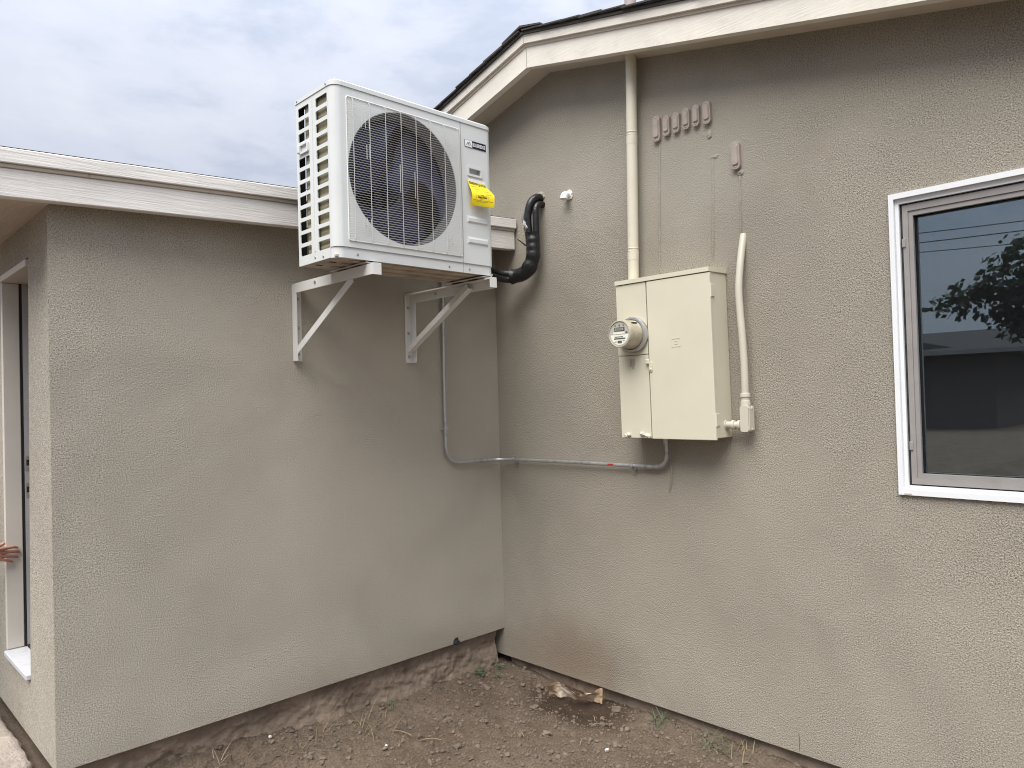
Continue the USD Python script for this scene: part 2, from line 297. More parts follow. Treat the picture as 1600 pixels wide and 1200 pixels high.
m_denim = mat('blue_denim', (0.05, 0.07, 0.12), 0.9, 0.15, 30)
m_hair = mat('brown_hair', (0.04, 0.025, 0.018), 0.5, 0.2, 60)
m_bark = mat('bark', (0.13, 0.10, 0.08), 0.95, 0.3, 12, 0.9, 40, 0.01)
m_leaf = usdkit.material(stage, '/World/Looks/leaf_shaded', {'d': ('principled_bsdf', {'base_color': (0.026, 0.040, 0.016), 'roughness': 0.6}), 't': ('translucent_bsdf', {'color': (0.04, 0.065, 0.015)}),
    'm': ('mix_closure', {'fac': 0.2})}, [('d.BSDF', 'm.closure1'), ('t.BSDF', 'm.closure2')], surface='m.closure')  # leaf colour darkened to stand in for the unlit underside of the crown
m_asphalt = mat('asphalt', (0.042, 0.042, 0.044), 0.95, 0.15, 3, spec=0.1)
m_farwall = mat('neighbour_wall_shaded', (0.07, 0.06, 0.052), 0.9, 0.08)  # neighbour colours darkened, shadow put into the base colour
m_farroof = mat('neighbour_roof', (0.026, 0.021, 0.020), 0.9, 0.2, 8)
m_fartrim = mat('neighbour_trim_shaded', (0.16, 0.15, 0.14), 0.7)
m_cable = mat('cable_black', (0.02, 0.02, 0.02), 0.7)
m_pane = usdkit.material(stage, '/World/Looks/window_glass', {'f': ('fresnel', {'IOR': 3.9}), 'gl': ('glossy_bsdf', {'color': (0.78, 0.93, 1.0), 'roughness': 0.003}), 'tr': ('transparent_bsdf', {'color': (0.72, 0.75, 0.74)}),
    'm': ('mix_closure', {})}, [('f.fac', 'm.fac'), ('tr.BSDF', 'm.closure1'), ('gl.BSDF', 'm.closure2')], surface='m.closure')
m_mesh = usdkit.material(stage, '/World/Looks/insect_mesh', {'d': ('diffuse_bsdf', {'color': (0.03, 0.03, 0.032)}), 'tr': ('transparent_bsdf', {'color': (1, 1, 1)}),
    'm': ('mix_closure', {'fac': 0.94})}, [('d.BSDF', 'm.closure1'), ('tr.BSDF', 'm.closure2')], surface='m.closure')
m_glassjar = usdkit.material(stage, '/World/Looks/meter_glass', {'gl': ('glossy_bsdf', {'color': (1, 1, 1), 'roughness': 0.05}), 'tr': ('transparent_bsdf', {'color': (0.98, 0.975, 0.95)}),
    'm': ('mix_closure', {'fac': 0.05})}, [('tr.BSDF', 'm.closure1'), ('gl.BSDF', 'm.closure2')], surface='m.closure')
m_jar = mat('aged_jar', (0.40, 0.365, 0.28), 0.3, 0.12, 20, dirt=(0.20, 0.16, 0.11), dscale=14, damt=0.7, dlo=0.48, dhi=0.7)
m_coil = usdkit.material(stage, '/World/Looks/coil_fins', {'g': ('geometry', {}), 'w': ('wave_texture', {'bands_direction': 'z', 'scale': 14.0, 'distortion': 0.6, 'detail': 1.0}),
    'n': ('noise_texture', {'scale': 14.0, 'detail': 4.0}), 'r': ('rgb_ramp', {'ramp': [(0.0, (0.17, 0.155, 0.085)), (0.5, (0.30, 0.275, 0.175)), (1.0, (0.38, 0.355, 0.25))]}),
    'x': ('mix_float', {'fac': 0.6}), 'b': ('bump', {'strength': 0.5, 'distance': 0.004}), 'p': ('principled_bsdf', {'roughness': 0.5, 'metallic': 0.25})},
    [('g.position', 'w.vector'), ('g.position', 'n.vector'), ('w.fac', 'x.a'), ('n.fac', 'x.b'), ('x.result', 'r.fac'), ('r.color', 'p.base_color'), ('w.fac', 'b.height'), ('b.normal', 'p.normal')], surface='p.BSDF')
PIT = (-0.10, -0.70)
m_soil = usdkit.material(stage, '/World/Looks/bare_soil', {'g': ('geometry', {}),
    'a': ('noise_texture', {'scale': 3.0, 'detail': 8.0, 'roughness': 0.65}), 'ar': ('rgb_ramp', {'ramp': [(0.3, (0.093, 0.069, 0.050)), (0.5, (0.128, 0.098, 0.073)), (0.7, (0.166, 0.129, 0.098))]}),
    'f': ('noise_texture', {'scale': 90.0, 'detail': 5.0, 'roughness': 0.7}), 'fr': ('rgb_ramp', {'ramp': [(0.35, (0.66, 0.65, 0.64)), (0.5, (1, 1, 1)), (0.68, (1.28, 1.27, 1.25))]}),
    'fm': ('mix_color', {'blend_type': 'multiply', 'fac': 1.0, 'use_clamp': False}),
    'sm': ('mapping', {'location': (-PIT[0] / 0.27, -(PIT[1] - 0.0) / 0.42, 0), 'scale': (1 / 0.27, 1 / 0.42, 0.0)}), 'sd': ('vector_math', {'math_type': 'length'}),
    'sn': ('noise_texture', {'scale': 9.0, 'detail': 6.0, 'roughness': 0.7}), 'sa': ('math', {'math_type': 'multiply_add', 'value2': 0.9}),
    'sr': ('map_range', {'range_type': 'smoothstep', 'from_min': 0.9, 'from_max': 1.5, 'to_min': 0.8, 'to_max': 0.0, 'clamp': True}), 'sx': ('mix_color', {'b': (0.042, 0.027, 0.018)}),
    'bv': ('voronoi_texture', {'scale': 70.0}), 'b': ('bump', {'strength': 0.9, 'distance': 0.012}), 'p': ('principled_bsdf', {'roughness': 0.95, 'specular_ior_level': 0.15})},
    [('g.position', 'a.vector'), ('a.fac', 'ar.fac'), ('g.position', 'f.vector'), ('f.fac', 'fr.fac'), ('ar.color', 'fm.a'), ('fr.color', 'fm.b'),
     ('g.position', 'sm.vector'), ('sm.vector', 'sd.vector1'), ('g.position', 'sn.vector'), ('sn.fac', 'sa.value1'), ('sd.value', 'sa.value3'), ('sa.value', 'sr.value'),
     ('sr.result', 'sx.fac'), ('fm.result', 'sx.a'), ('sx.result', 'p.base_color'), ('f.fac', 'b.height'), ('b.normal', 'p.normal')], surface='p.BSDF')

# ------------------------------------------------------------------ ground
def ground_h(x, y):
    x, y = np.asarray(x, float), np.asarray(y, float)
    base = 0.07 + 0.0 * x
    lift = np.interp(-x, [0, 0.7, 1.1, 1.7, 2.1, 2.6], [0.04, 0.052, 0.07, 0.125, 0.145, 0.16])
    base = base + lift * np.exp(-np.clip(0.06 - y, 0, None) / 0.17)
    base = base + 0.02 * np.exp(-np.abs(x + 0.0) / 0.1) * (y < 0)
    base = base + 0.10 * np.clip((-2.4 - x) / 0.4, 0, 1) * np.clip((y + 0.6) / 0.6, 0, 1)
    d = np.hypot((x - PIT[0]) / 0.17, (y - PIT[1]) / 0.30)
    base = base - 0.055 * np.exp(-d ** 2 * 1.1)
    near = np.exp(-np.clip(np.hypot(x + 1, y + 1) - 2.2, 0, None) / 3)
    P = np.stack([x, y, 0 * x], -1)
    n = (meshkit.fbm(P * 5, 4, 3) - 0.5) * 0.036 + (meshkit.fbm(P * 28, 4, 9) - 0.5) * 0.034
    return base + n * near
gx = np.concatenate([-np.geomspace(160, 3.0, 34), np.arange(-2.95, 0.2, 0.013), np.geomspace(0.25, 160, 20)])
gy = np.concatenate([-np.geomspace(160, 2.9, 34), np.arange(-2.85, 0.25, 0.013), np.geomspace(0.3, 160, 20)])
GX, GY = np.meshgrid(gx, gy, indexing='ij')
obj('ground', sheet(np.stack([GX, GY, ground_h(GX, GY)], -1)), m_soil, smooth=True, label='bare brown crumbly soil in the corner between the two walls', kind='structure')

# ------------------------------------------------------------------ house
house = thing('stucco_house', 'taupe stucco house with cream fascia boards, gable wall and low wing meeting in a corner', 'house')
ZA, ZB, LA = 0.327, 0.155, 2.498
def fz(x): return 2.625 + (x + 2.67) * 0.0339          # underside of the wing's fascia
def fy(x): return -0.10 - (x + 2.67) * 0.0376          # its face
# wing: front wall and end wall with the door opening
wingfront = extr(Polygon([(-LA, ZA), (0.0, ZA), (0.0, 2.86), (-LA, 2.76)]), 0.0, 0.16, 'xz')
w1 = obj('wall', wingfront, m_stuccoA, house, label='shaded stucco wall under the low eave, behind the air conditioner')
door_hole = Polygon([(0.437, 0.58), (0.955, 0.615), (0.955, 2.475), (0.352, 2.478)])
endwall = extr(Polygon([(0.16, ZA), (4.2, ZA), (4.2, 2.76), (0.16, 2.76)]).difference(door_hole), -LA, -LA + 0.2, 'yz')
endwall = cat(endwall, bx(-LA, -LA + 0.01, 0.159, 0.161, ZA, ZA + .001))
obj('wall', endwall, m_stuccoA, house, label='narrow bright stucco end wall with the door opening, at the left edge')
# gable wall
def rakez(y, y0=-0.531, z0=3.725): return z0 - (0.271 * (y - y0) if y > y0 else 0.218 * (y0 - y))
WY0, WY1, WZ0, WZ1 = -2.394, -3.75, 1.3576, 2.583
poly = Polygon([(1.7, ZB), (1.7, rakez(1.7) + 0.05), (-0.531, rakez(-0.531) + 0.05), (-7, rakez(-7) + 0.05), (-7, ZB)])
poly = poly.difference(sbox(WY1 + 0.012, WZ0 + 0.012, WY0 - 0.012, WZ1 - 0.012))
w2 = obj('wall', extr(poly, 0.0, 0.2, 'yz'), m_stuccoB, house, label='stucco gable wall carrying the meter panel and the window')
# drips of stucco at the bottom edges, foundations set back below
def wavy_strip(P, n, amp, seed): ...
fx = np.linspace(-2.42, -0.045, 420); zz = np.linspace(0.0, ZA + 0.02, 46)
FX, FZ = np.meshgrid(fx, zz, indexing='ij')
FY = 0.036 + (meshkit.fbm(np.stack([FX * 4, FZ * 9, FX * 0], -1), 4, 5) - 0.5) * 0.05 + (meshkit.fbm(np.stack([FX * 22, FZ * 30, FX * 0], -1), 4, 15) - 0.5) * 0.026 - 0.05 * np.clip((0.22 - FZ) / 0.22, 0, 1) ** 2
obj('foundation', cat(sheet(np.stack([FX, FY, FZ], -1)[:, ::-1]), bx(-2.42, -0.045, 0.08, 0.16, 0, ZA + 0.01)), m_found, house, smooth=True, label='dirt-caked foundation strip below the wing wall')
fy2 = np.linspace(-5, -0.005, 240); zz = np.linspace(-0.05, ZB + 0.02, 8)
FX, FZ = np.meshgrid(fy2, zz, indexing='ij')
FYY = 0.045 + (meshkit.fbm(np.stack([FX * 5, FZ * 12, FX * 0], -1), 4, 8) - 0.5) * 0.05
obj('foundation', cat(sheet(np.stack([FYY, FX, FZ], -1)), bx(0.075, 0.2, -5, -0.005, -.05, ZB + 0.01)), m_found, house, smooth=True, label='dark dirt-stained footing under the gable wall')
obj('floor_slab', bx(-LA + 0.05, 0.19, 0.17, 4.2, 0.0, 0.3), m_found, house)
obj('interior', cat(bx(-1.2, 0.19, 0.17, 0.19, 0.3, 2.7), bx(0.9, 0.95, -5.5, -1, 0.3, 3.2), bx(0.2, 0.95, -5.5, -5.45, 0.3, 3.2), bx(0.2, 0.95, -1.05, -1, 0.3, 3.2), bx(0.2, 0.95, -5.5, -1, 3.15, 3.2), bx(0.2, 0.95, -5.5, -1, 0.28, 0.3),
    bx(-1.25, -1.2, 0.17, 4, 0.3, 2.7), bx(-2.3, -1.2, 2.5, 2.55, 0.3, 2.7)), m_room, house)
# raised stucco seams (chased conduits plastered over)
def ridge(y0, z0, y1, z1, w=0.016, h=0.006):
    n = 24; t = np.linspace(0, 1, n); s = np.linspace(-1, 1, 9); T, Sx = np.meshgrid(t, s, indexing='ij')
    yy = y0 + (y1 - y0) * T + Sx * w * (1 + 0.25 * (meshkit.noise(np.stack([T * 14, T * 0 + y0, T * 0], -1)) - .5)); z = z0 + (z1 - z0) * T
    hh = h * (1 - Sx ** 2) * np.clip(np.minimum(T, 1 - T) * 12, 0, 1) * (0.55 + 0.9 * meshkit.noise(np.stack([T * 9, T * 0 + 3 * y0, T * 0 + 2], -1)))
    return sheet(np.stack([-0.001 - hh, yy, z], -1))
for a in [(-1.287, 3.10, -1.262, 2.42, 0.007, 0.006), (-1.590, 2.95, -1.574, 2.44, 0.008, 0.005), (-1.732, 2.83, -1.728, 2.52, 0.006, 0.005)]:
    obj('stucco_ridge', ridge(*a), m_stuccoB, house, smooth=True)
blob = trimesh.creation.icosphere(3, 1.0); 
def lump(c, r, seed, amp=0.35):
    b = blob.copy(); v = b.vertices; k = 1 + amp * (meshkit.fbm(v * 1.9 + seed * 7.3, 4, seed) - 0.5) * 2; b.vertices = v * k[:, None] * np.array(r) + np.array(c); return b
for c, r, s in [((0, -1.578, 3.06), (0.008, 0.015, 0.02), 3), ((0, -1.735, 2.835), (0.008, 0.017, 0.014), 4), ((0, -0.425, 3.0), (0.012, 0.035, 0.03), 5), ((0, -1.60, 2.945), (0.005, 0.024, 0.010), 8)]:
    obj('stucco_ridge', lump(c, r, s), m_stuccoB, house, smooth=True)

# wing eave: sub-fascia board, moulding, top trim, roof edge, porch ceiling
def eave(name, y0, y1, h0, h1, m, lab=None, x0=-2.82, x1=-0.012, b=0.003):
    return obj(name, boardmesh((x0, fy(x0), fz(x0)), (x1, fy(x1), fz(x1)), y0, y1, h0, h1, b), m, house, label=lab)
eave('fascia', 0.0, 0.045, 0.0, 0.112, m_fascia2, 'low eave fascia board with cracked white paint')
eave('fascia_moulding', -0.008, 0.045, 0.1125, 0.128, m_soffit)
eave('fascia_trim', -0.020, 0.045, 0.1285, 0.186, m_fascia2, 'pale trim board on top of the low eave')
lr = []
x0, x1 = -2.84, -0.012
rp = [(x0, fy(x0) - 0.003, fz(x0) + 0.187), (x1, fy(x1) - 0.003, fz(x1) + 0.187), (x1, 4.5, fz(x1) + 0.36), (x0, 4.5, fz(x0) + 0.36)]
rpm = np.array(rp + [tuple(np.array(p) + [0, 0, 0.007]) for p in rp])
obj('wing_roof', trimesh.convex.convex_hull(rpm), m_shingle, house, label='low dark roof of the wing seen edge on')
cp = np.array([(-2.82, fy(-2.82) + 0.045, fz(-2.82) + 0.004), (-LA - 0.0, fy(-LA) + 0.045, fz(-LA) + 0.004), (-LA - 0.0, 4.2, fz(-LA) + 0.004), (-2.82, 4.2, fz(-2.82) + 0.004)])
obj('porch_ceiling', trimesh.convex.convex_hull(np.vstack([cp, cp + [0, 0, 0.012]])), m_ceiling, house, label='wood grain porch ceiling left of the end wall')
sp = np.array([(-LA, fy(-LA) + 0.045, fz(-LA) + 0.03), (-0.012, fy(0) + 0.045, fz(0) + 0.03), (-0.012, 0.02, fz(0) + 0.03), (-LA, 0.02, fz(-LA) + 0.03)])
obj('soffit', trimesh.convex.convex_hull(np.vstack([sp, sp + [0, 0, 0.012]])), m_soffit, house)

# gable rake boards
YR = -0.531
YL, YRR = 1.95, -7.2
SL, SR = 0.271, 0.2195
def rake_poly(zlow, zhigh, side):
    """slice between two heights above/below the board's foot at the ridge (z 3.692)."""
    z = 3.692
    if side == 'left': y1, s = YL, SL
    else: y1, s = YRR, SR
    dz = -s * abs(y1 - YR)
    return Polygon([(YR, z + zlow), (y1, z + dz + zlow), (y1, z + dz + zhigh), (YR, z + zhigh)])
for side in ('left', 'right'):
    obj('rake_board', extr(rake_poly(0.0, 0.118, side), -0.20, -0.160, 'yz'), m_fascia, house, label=('short steep left' if side == 'left' else 'long right') + ' rake board under the gable roof')
    obj('rake_moulding', extr(rake_poly(0.1185, 0.134, side), -0.207, -0.160, 'yz'), m_soffit, house)
    obj('rake_trim', extr(rake_poly(0.1345, 0.182, side), -0.222, -0.160, 'yz'), m_fascia, house)
    obj('soffit', extr(rake_poly(0.030, 0.045, side), -0.1597, 0.012, 'yz'), m_soffit, house, label=('left' if side == 'left' else 'right') + ' rake soffit painted tan')
    rf = obj('roof', extr(rake_poly(0.1825, 0.196, side), -0.235, 5.0, 'yz'), m_shingle, house)
    y1, s, sg = (YL, SL, 1) if side == 'left' else (YRR, SR, -1)
    L = abs(y1 - YR); n = int(min(L, 3.6) / 0.142)
    for i in range(n):
        a0 = 0.01 + i * 0.142; a1 = a0 + 0.30 + rng.uniform(-0.015, 0.02)
        t0 = 0.197; lift = 0.010 + rng.uniform(0, 0.004)
        ya, yb = YR + sg * a0, YR + sg * min(a1, L)
        za, zb = 3.692 + t0 - s * a0 + 0.0015, 3.692 + t0 - s * min(a1, L) + lift
        pr = Polygon([(ya, za), (yb, zb), (yb, zb + 0.007), (ya, za + 0.007)])
        ex = rng.uniform(0, 0.010)
        obj('shingle', extr(pr, -0.243 - ex, 0.5, 'yz'), m_shingle, rf)
capp = Polygon([(YR - 0.16, 3.692 + 0.213 - SR * 0.16), (YR, 3.692 + 0.216), (YR + 0.15, 3.692 + 0.213 - SL * 0.15), (YR + 0.15, 3.692 + 0.222 - SL * 0.15), (YR, 3.692 + 0.228), (YR - 0.16, 3.692 + 0.222 - SR * 0.16)])
for k in range(2):
    obj('ridge_shingle', extr(affinity.translate(capp, 0, 0.009 * k), -0.250 + 0.14 * k, 0.2 + 0.14 * k, 'yz'), m_shingle, house)

for z0_, z1_, xf in ((0.0, 0.118, -0.2003), (0.1345, 0.182, -0.2223)):
    obj('mitre_joint', bx(xf, xf + 0.004, YR - 0.0012, YR + 0.0012, 3.692 + z0_ + 0.003, 3.692 + z1_ - 0.002), m_gasket, house)
xj = -2.37
obj('board_joint', bx(xj - 0.001, xj + 0.001, fy(xj) - 0.0085, fy(xj) - 0.005, fz(xj) + 0.1135, fz(xj) + 0.127), m_gasket, house)
obj('crack', cat(*[bx(-0.0006, 0.001, -1.932 + d - 0.0011, -1.932 + d + 0.0011, z, z + 0.016) for d, z in ((0, 0.165), (0.001, 0.181), (-0.001, 0.197), (0.0005, 0.213), (0.002, 0.229))]), m_gasket, house)
# window
win = obj('window', cat(extr(sbox(WY1, WZ0, WY0, WZ1).difference(sbox(WY1 + 0.019, WZ0 + 0.022, WY0 - 0.019, WZ1 - 0.022)), -0.014, 0.05, 'yz'),), m_vinyl, house, label='white vinyl window with grey insect screen, at the right edge')
i1 = 0.0195
obj('frame', extr(sbox(WY1 + i1, WZ0 + 0.0225, WY0 - i1, WZ1 - 0.0225).difference(sbox(WY1 + 0.034, WZ0 + 0.037, WY0 - 0.034, WZ1 - 0.042)), 0.002, 0.06, 'yz'), m_vinyl, win)
i2 = 0.0345
obj('gasket', extr(sbox(WY1 + i2, WZ0 + 0.0375, WY0 - i2, WZ1 - 0.0425).difference(sbox(WY1 + 0.042, WZ0 + 0.0425, WY0 - 0.043, WZ1 - 0.048)), 0.016, 0.06, 'yz'), m_gasket, win)
i3 = 0.0635
obj('screen_frame', cat(extr(sbox(WY1 + 0.0425, WZ0 + 0.043, WY0 - 0.0435, WZ1 - 0.0485).difference(sbox(WY1 + 0.066, WZ0 + 0.070, WY0 - 0.064, WZ1 - 0.074)), 0.012, 0.03, 'yz')), m_scrfr, win)
obj('screen_frame', cat(extr(sbox(WY1 + 0.0665, WZ0 + 0.0705, WY0 - 0.0645, WZ1 - 0.0745).difference(sbox(WY1 + 0.082, WZ0 + 0.086, WY0 - 0.081, WZ1 - 0.094)), 0.017, 0.034, 'yz')), m_scrfr, win)
obj('insect_screen', extr(sbox(WY1 + 0.076, WZ0 + 0.080, WY0 - 0.076, WZ1 - 0.088), 0.024, 0.0248, 'yz'), m_mesh, win)
gl = sheet(np.array([[[0.052, WY0 - 0.06, WZ0 + 0.06], [0.052, WY0 - 0.06, WZ1 - 0.06]], [[0.052, WY1 + 0.06, WZ0 + 0.06], [0.052, WY1 + 0.06, WZ1 - 0.06]]]))
obj('pane', gl, m_pane, win)
for z in (WZ0 + 0.18, WZ1 - 0.22):
    obj('screen_clip', bx(0.006, 0.0125, WY0 - 0.054, WY0 - 0.040, z, z + 0.035, 0.002), m_scrfr, win)
obj('weep_slot', bx(-0.0155, -0.0135, WY0 - 0.05, WY0 - 0.022, WZ0 + 0.003, WZ0 + 0.008), m_soffit, win)

# door opening on the end wall
XD = -LA
frame = cat(bx(XD - 0.008, XD + 0.085, 0.9555, 0.99, 0.61, 2.475), bx(XD - 0.004, XD + 0.085, 0.35, 0.9553, 2.440, 2.474))
door = obj('door_frame', bx(XD - 0.004, XD + 0.070, 0.925, 0.9545, 0.617, 2.4395, 0.003), m_jamb, house, label='cream door jamb with a black weatherstrip and two strike plates')
obj('head_jamb', bx(XD - 0.012, XD + 0.2, 0.36, 0.9545, 2.440, 2.470, 0.003), m_jamb, door)
obj('weatherstrip', bx(XD + 0.0705, XD + 0.082, 0.930, 0.9545, 0.62, 2.4395), m_gasket, door)
obj('inner_jamb', bx(XD + 0.0825, XD + 0.2, 0.9285, 0.9545, 0.615, 2.4395), m_innerjamb, door)
obj('sill', bx(XD - 0.018, XD + 0.082, 0.441, 0.9245, 0.590, 0.6165, 0.004), m_sill, door)
obj('threshold', bx(XD + 0.0825, XD + 0.2, 0.445, 0.928, 0.585, 0.622), m_gasket, door)
for zc in (1.535, 1.400):
    sk = obj('strike_plate', cat(extr(rrect(XD + 0.085, XD + 0.125, zc - 0.04, zc + 0.035, 0.004).difference(sbox(XD + 0.090, zc - 0.016, XD + 0.104, zc + 0.014)), 0.9265, 0.9284, 'xz')), m_strike, door)
    obj('bolt_hole', bx(XD + 0.090, XD + 0.104, 0.9278, 0.929, zc - 0.016, zc + 0.014), m_gasket, sk)
    for dz in (-0.030, 0.026): obj('screw', lathe([(0, 0.0035), (0.0008, 0.003), (0.001, 0)], (0, -1, 0), (XD + 0.097, 0.9265, zc + dz), 8), m_bolt, sk)

# ------------------------------------------------------------------ air conditioner
AX0, AX1, AYF, AYB, AZ0, AZ1 = -1.578, -0.655, -0.708, -0.383, 2.420, 3.197
ac = thing('air_conditioner', 'white outdoor air conditioner with round fan grille, mounted on wall brackets below the eave', 'air conditioner', (AX0, AYF, AZ0))
def plan(x0, x1, yf, yb, rf, rb=0.004, n=7):
    p = sbox(x0, yf, x1, yb)
    a = rrect(x0, x1, yf, yf + 4 * rf, rf, n).union(sbox(x0, yf + 2 * rf, x1, yb))
    return a
SEAM = -0.866
ZT = 3.166
pl = plan(AX0, AX1, AYF, AYB, 0.040)
inner = plan(AX0 + 0.004, AX1 - 0.004, AYF + 0.004, AYB + 1, 0.038)
front_sec = pl.difference(inner).intersection(sbox(AX0 - 1, AYF - 1, SEAM - 0.0015, AYF + 0.048))
FC, FR = (-1.205, 2.817), 0.305
fp = extr(front_sec, AZ0 + 0.048, ZT, 'xy')
hole = m3.Manifold.cylinder(0.3, FR, FR, 96).rotate((90, 0, 0)).translate((FC[0], AYF + 0.1, FC[1]))
def mani(t): return m3.Manifold(m3.Mesh(np.asarray(t.vertices, np.float32), np.asarray(t.faces, np.uint32)))
def solid(t): 
    t = trimesh.Trimesh(t.vertices, t.faces, process=True); t.merge_vertices(); return mani(t)
front = solid(fp) - hole
fpn = obj('front_panel', front, m_acw, ac, smooth=25)
skirt_pl = plan(AX0 + 0.003, AX1 - 0.003, AYF + 0.005, AYB, 0.038)
skirt_in = plan(AX0 + 0.007, AX1 - 0.007, AYF + 0.009, AYB + 1, 0.036)
sk = skirt_pl.difference(skirt_in)
obj('skirt', extr(sk.intersection(sbox(AX0 - 1, AYF - 1, SEAM - 0.0015, AYF + 0.05)), AZ0, AZ0 + 0.0475, 'xy'), m_acw, ac, smooth=25)
obj('skirt', extr(sk.intersection(sbox(SEAM + 0.0015, AYF - 1, AX1 + 1, AYB)), AZ0, AZ0 + 0.0475, 'xy'), m_acw, ac, smooth=25)
sv = pl.difference(inner).intersection(sbox(SEAM + 0.0015, AYF - 1, AX1 + 1, AYB))
svm = solid(extr(sv, AZ0 + 0.048, ZT, 'xy'))
pk = (-0.818, -0.740, 2.918, 2.948)
svm = svm - solid(bx(pk[0], pk[1], AYF - 0.1, AYF + 0.1, pk[2], pk[3]))
svp = obj('service_panel', svm, m_acw, ac, smooth=25)
pkt = obj('grip_pocket', cat(extr(rrect(pk[0] - 0.010, pk[1] + 0.010, pk[2] - 0.010, pk[3] + 0.010, 0.004).difference(sbox(pk[0] + 0.001, pk[2] + 0.001, pk[1] - 0.001, pk[3] - 0.001)), AYF - 0.004, AYF + 0.006, 'xz'),
                         bx(pk[0] - 0.004, pk[1] + 0.004, AYF + 0.022, AYF + 0.026, pk[2] - 0.004, pk[3] + 0.004), bx(pk[0] - 0.004, pk[1] + 0.004, AYF + 0.004, AYF + 0.022, pk[3], pk[3] + 0.004), bx(pk[1], pk[1] + 0.004, AYF + 0.004, AYF + 0.022, pk[2], pk[3])), m_acw, ac)
for zc in (2.690, 2.585):
    obj('panel_rib', trimesh.convex.convex_hull(np.array([(x, y, z) for (x0_, x1_, y, z) in ((-0.838, -0.700, AYF - 0.0002, zc - 0.018), (-0.838, -0.700, AYF - 0.0002, zc + 0.018), (-0.830, -0.708, AYF - 0.006, zc - 0.010), (-0.830, -0.708, AYF - 0.006, zc + 0.006)) for x in (x0_, x1_)])), m_acw, svp)
# top cover with a chamfered brim
capd = [(0.0, ZT + 0.001), (0.0, AZ1 - 0.012), (0.012, AZ1 - 0.003), (0.04, AZ1 + 0.002)]
cv = []
rings = [np.array(plan(AX0 - 0.004 + d, AX1 + 0.002 - d, AYF - 0.004 + d, AYB + 0.004, max(0.045 - d, 0.01)).exterior.coords)[:-1] for d, _ in capd]
cv = trimesh.convex.convex_hull(np.vstack([np.column_stack([r, np.full(len(r), z)]) for r, (_, z) in zip(rings, capd)]))
obj('top_cover', cv, m_acw, ac, smooth=25)
# left side panel with two columns of openings
cols = []
ROWS = 12; P0, PITCH, HH = 3.142, 0.0578, 0.0405
for k in range(ROWS):
    z1 = P0 - k * PITCH; z0 = z1 - HH
    cols.append(rrect(-0.658, -0.560, z0, z1, 0.006, 2))
    if k != 3: cols.append(rrect(-0.500, -0.402, z0 - 0.001, z1 - 0.001, 0.006, 2))
from shapely import union_all
side = sbox(AYF + 0.0485, AZ0 + 0.002, AYB, ZT).difference(union_all(cols))
sd = obj('side_panel', extr(side, AX0 - 0.0005, AX0 + 0.004, 'yz'), m_acw, ac, label='left side panel with two columns of louvre openings')
obj('panel_crease', extr(sbox(-0.533, AZ0 + 0.05, -0.528, ZT - 0.02), AX0 - 0.0035, AX0 + 0.001, 'yz'), m_acw, sd)
obj('side_handle', cat(extr(rrect(-0.498, -0.418, 2.926, 2.972, 0.006).difference(rrect(-0.488, -0.428, 2.934, 2.964, 0.003)), AX0 - 0.010, AX0 + 0.002, 'yz'), bx(AX0 + 0.004, AX0 + 0.02, -0.49, -0.426, 2.932, 2.966), bx(AX0 - 0.018, AX0 - 0.002, -0.43, -0.412, 2.930, 2.968, 0.004)), m_acw, sd)
for yy, z in ((-0.655, 3.178), (-0.40, 3.178), (-0.53, 2.442), (-0.60, 2.436)):
    obj('screw', lathe([(0, 0.006), (0.002, 0.005), (0.003, 0)], (-1, 0, 0), (AX0 - (0.004 if z > 3 else 0.001), yy, z), 10), m_bolt, ac)
for x in (-1.47, -0.955, -0.825):
    obj('screw', lathe([(0, 0.006), (0.002, 0.005), (0.003, 0)], (0, -1, 0), (x, AYF + 0.005, AZ0 + 0.020), 10), m_bolt, ac)
# base pan with pressed ribs, right/back panels, interior
pan = [bx(AX0 + 0.006, AX1 - 0.006, AYF + 0.012, AYB - 0.002, AZ0 + 0.004, AZ0 + 0.012)]
for y in (-0.64, -0.55, -0.46): pan.append(bx(AX0 + 0.12, AX1 - 0.10, y - 0.018, y + 0.018, AZ0 - 0.002, AZ0 + 0.006, 0.004))
obj('base_pan', cat(*pan), m_acunder, ac)
for x, y in ((-1.51, -0.56), (-1.52, -0.46)): obj('drain_hole', bx(x - 0.016, x + 0.016, y - 0.008, y + 0.008, AZ0 + 0.0025, AZ0 + 0.005), m_gasket, ac)
obj('back_panel', cat(bx(-0.95, AX1 - 0.004, AYB - 0.006, AYB - 0.001, AZ0 + 0.012, ZT)), m_acw, ac)
obj('cavity', cat(bx(-0.895, -0.890, AYF + 0.02, AYB - 0.008, AZ0 + 0.013, ZT - 0.002), bx(AX0 + 0.075, -0.896, -0.455, -0.450, AZ0 + 0.013, ZT - 0.002), bx(AX0 + 0.01, AX0 + 0.037, AYB - 0.008, AYB - 0.002, AZ0 + 0.013, ZT - 0.003),
    bx(AX0 + 0.0455, -0.955, AYB - 0.008, AYB - 0.002, AZ0 + 0.013, ZT - 0.003), bx(AX0 + 0.01, -0.896, -0.66, AYB - 0.01, ZT - 0.012, ZT - 0.003)), m_acdark, ac)
obj('coil', cat(bx(AX0 + 0.014, AX0 + 0.050, -0.668, -0.440, AZ0 + 0.014, ZT - 0.014, 0.006)), m_coil, ac, label='tan finned condenser coil behind the side openings')
obj('fan_shroud', lathe([(0.0, FR + 0.001), (0.0, FR - 0.004), (0.03, FR - 0.013), (0.075, FR - 0.014), (0.075, FR - 0.010), (0.03, FR - 0.006)], (0, 1, 0), (FC[0], AYF + 0.003, FC[1]), 96), m_shroud, ac, smooth=40)
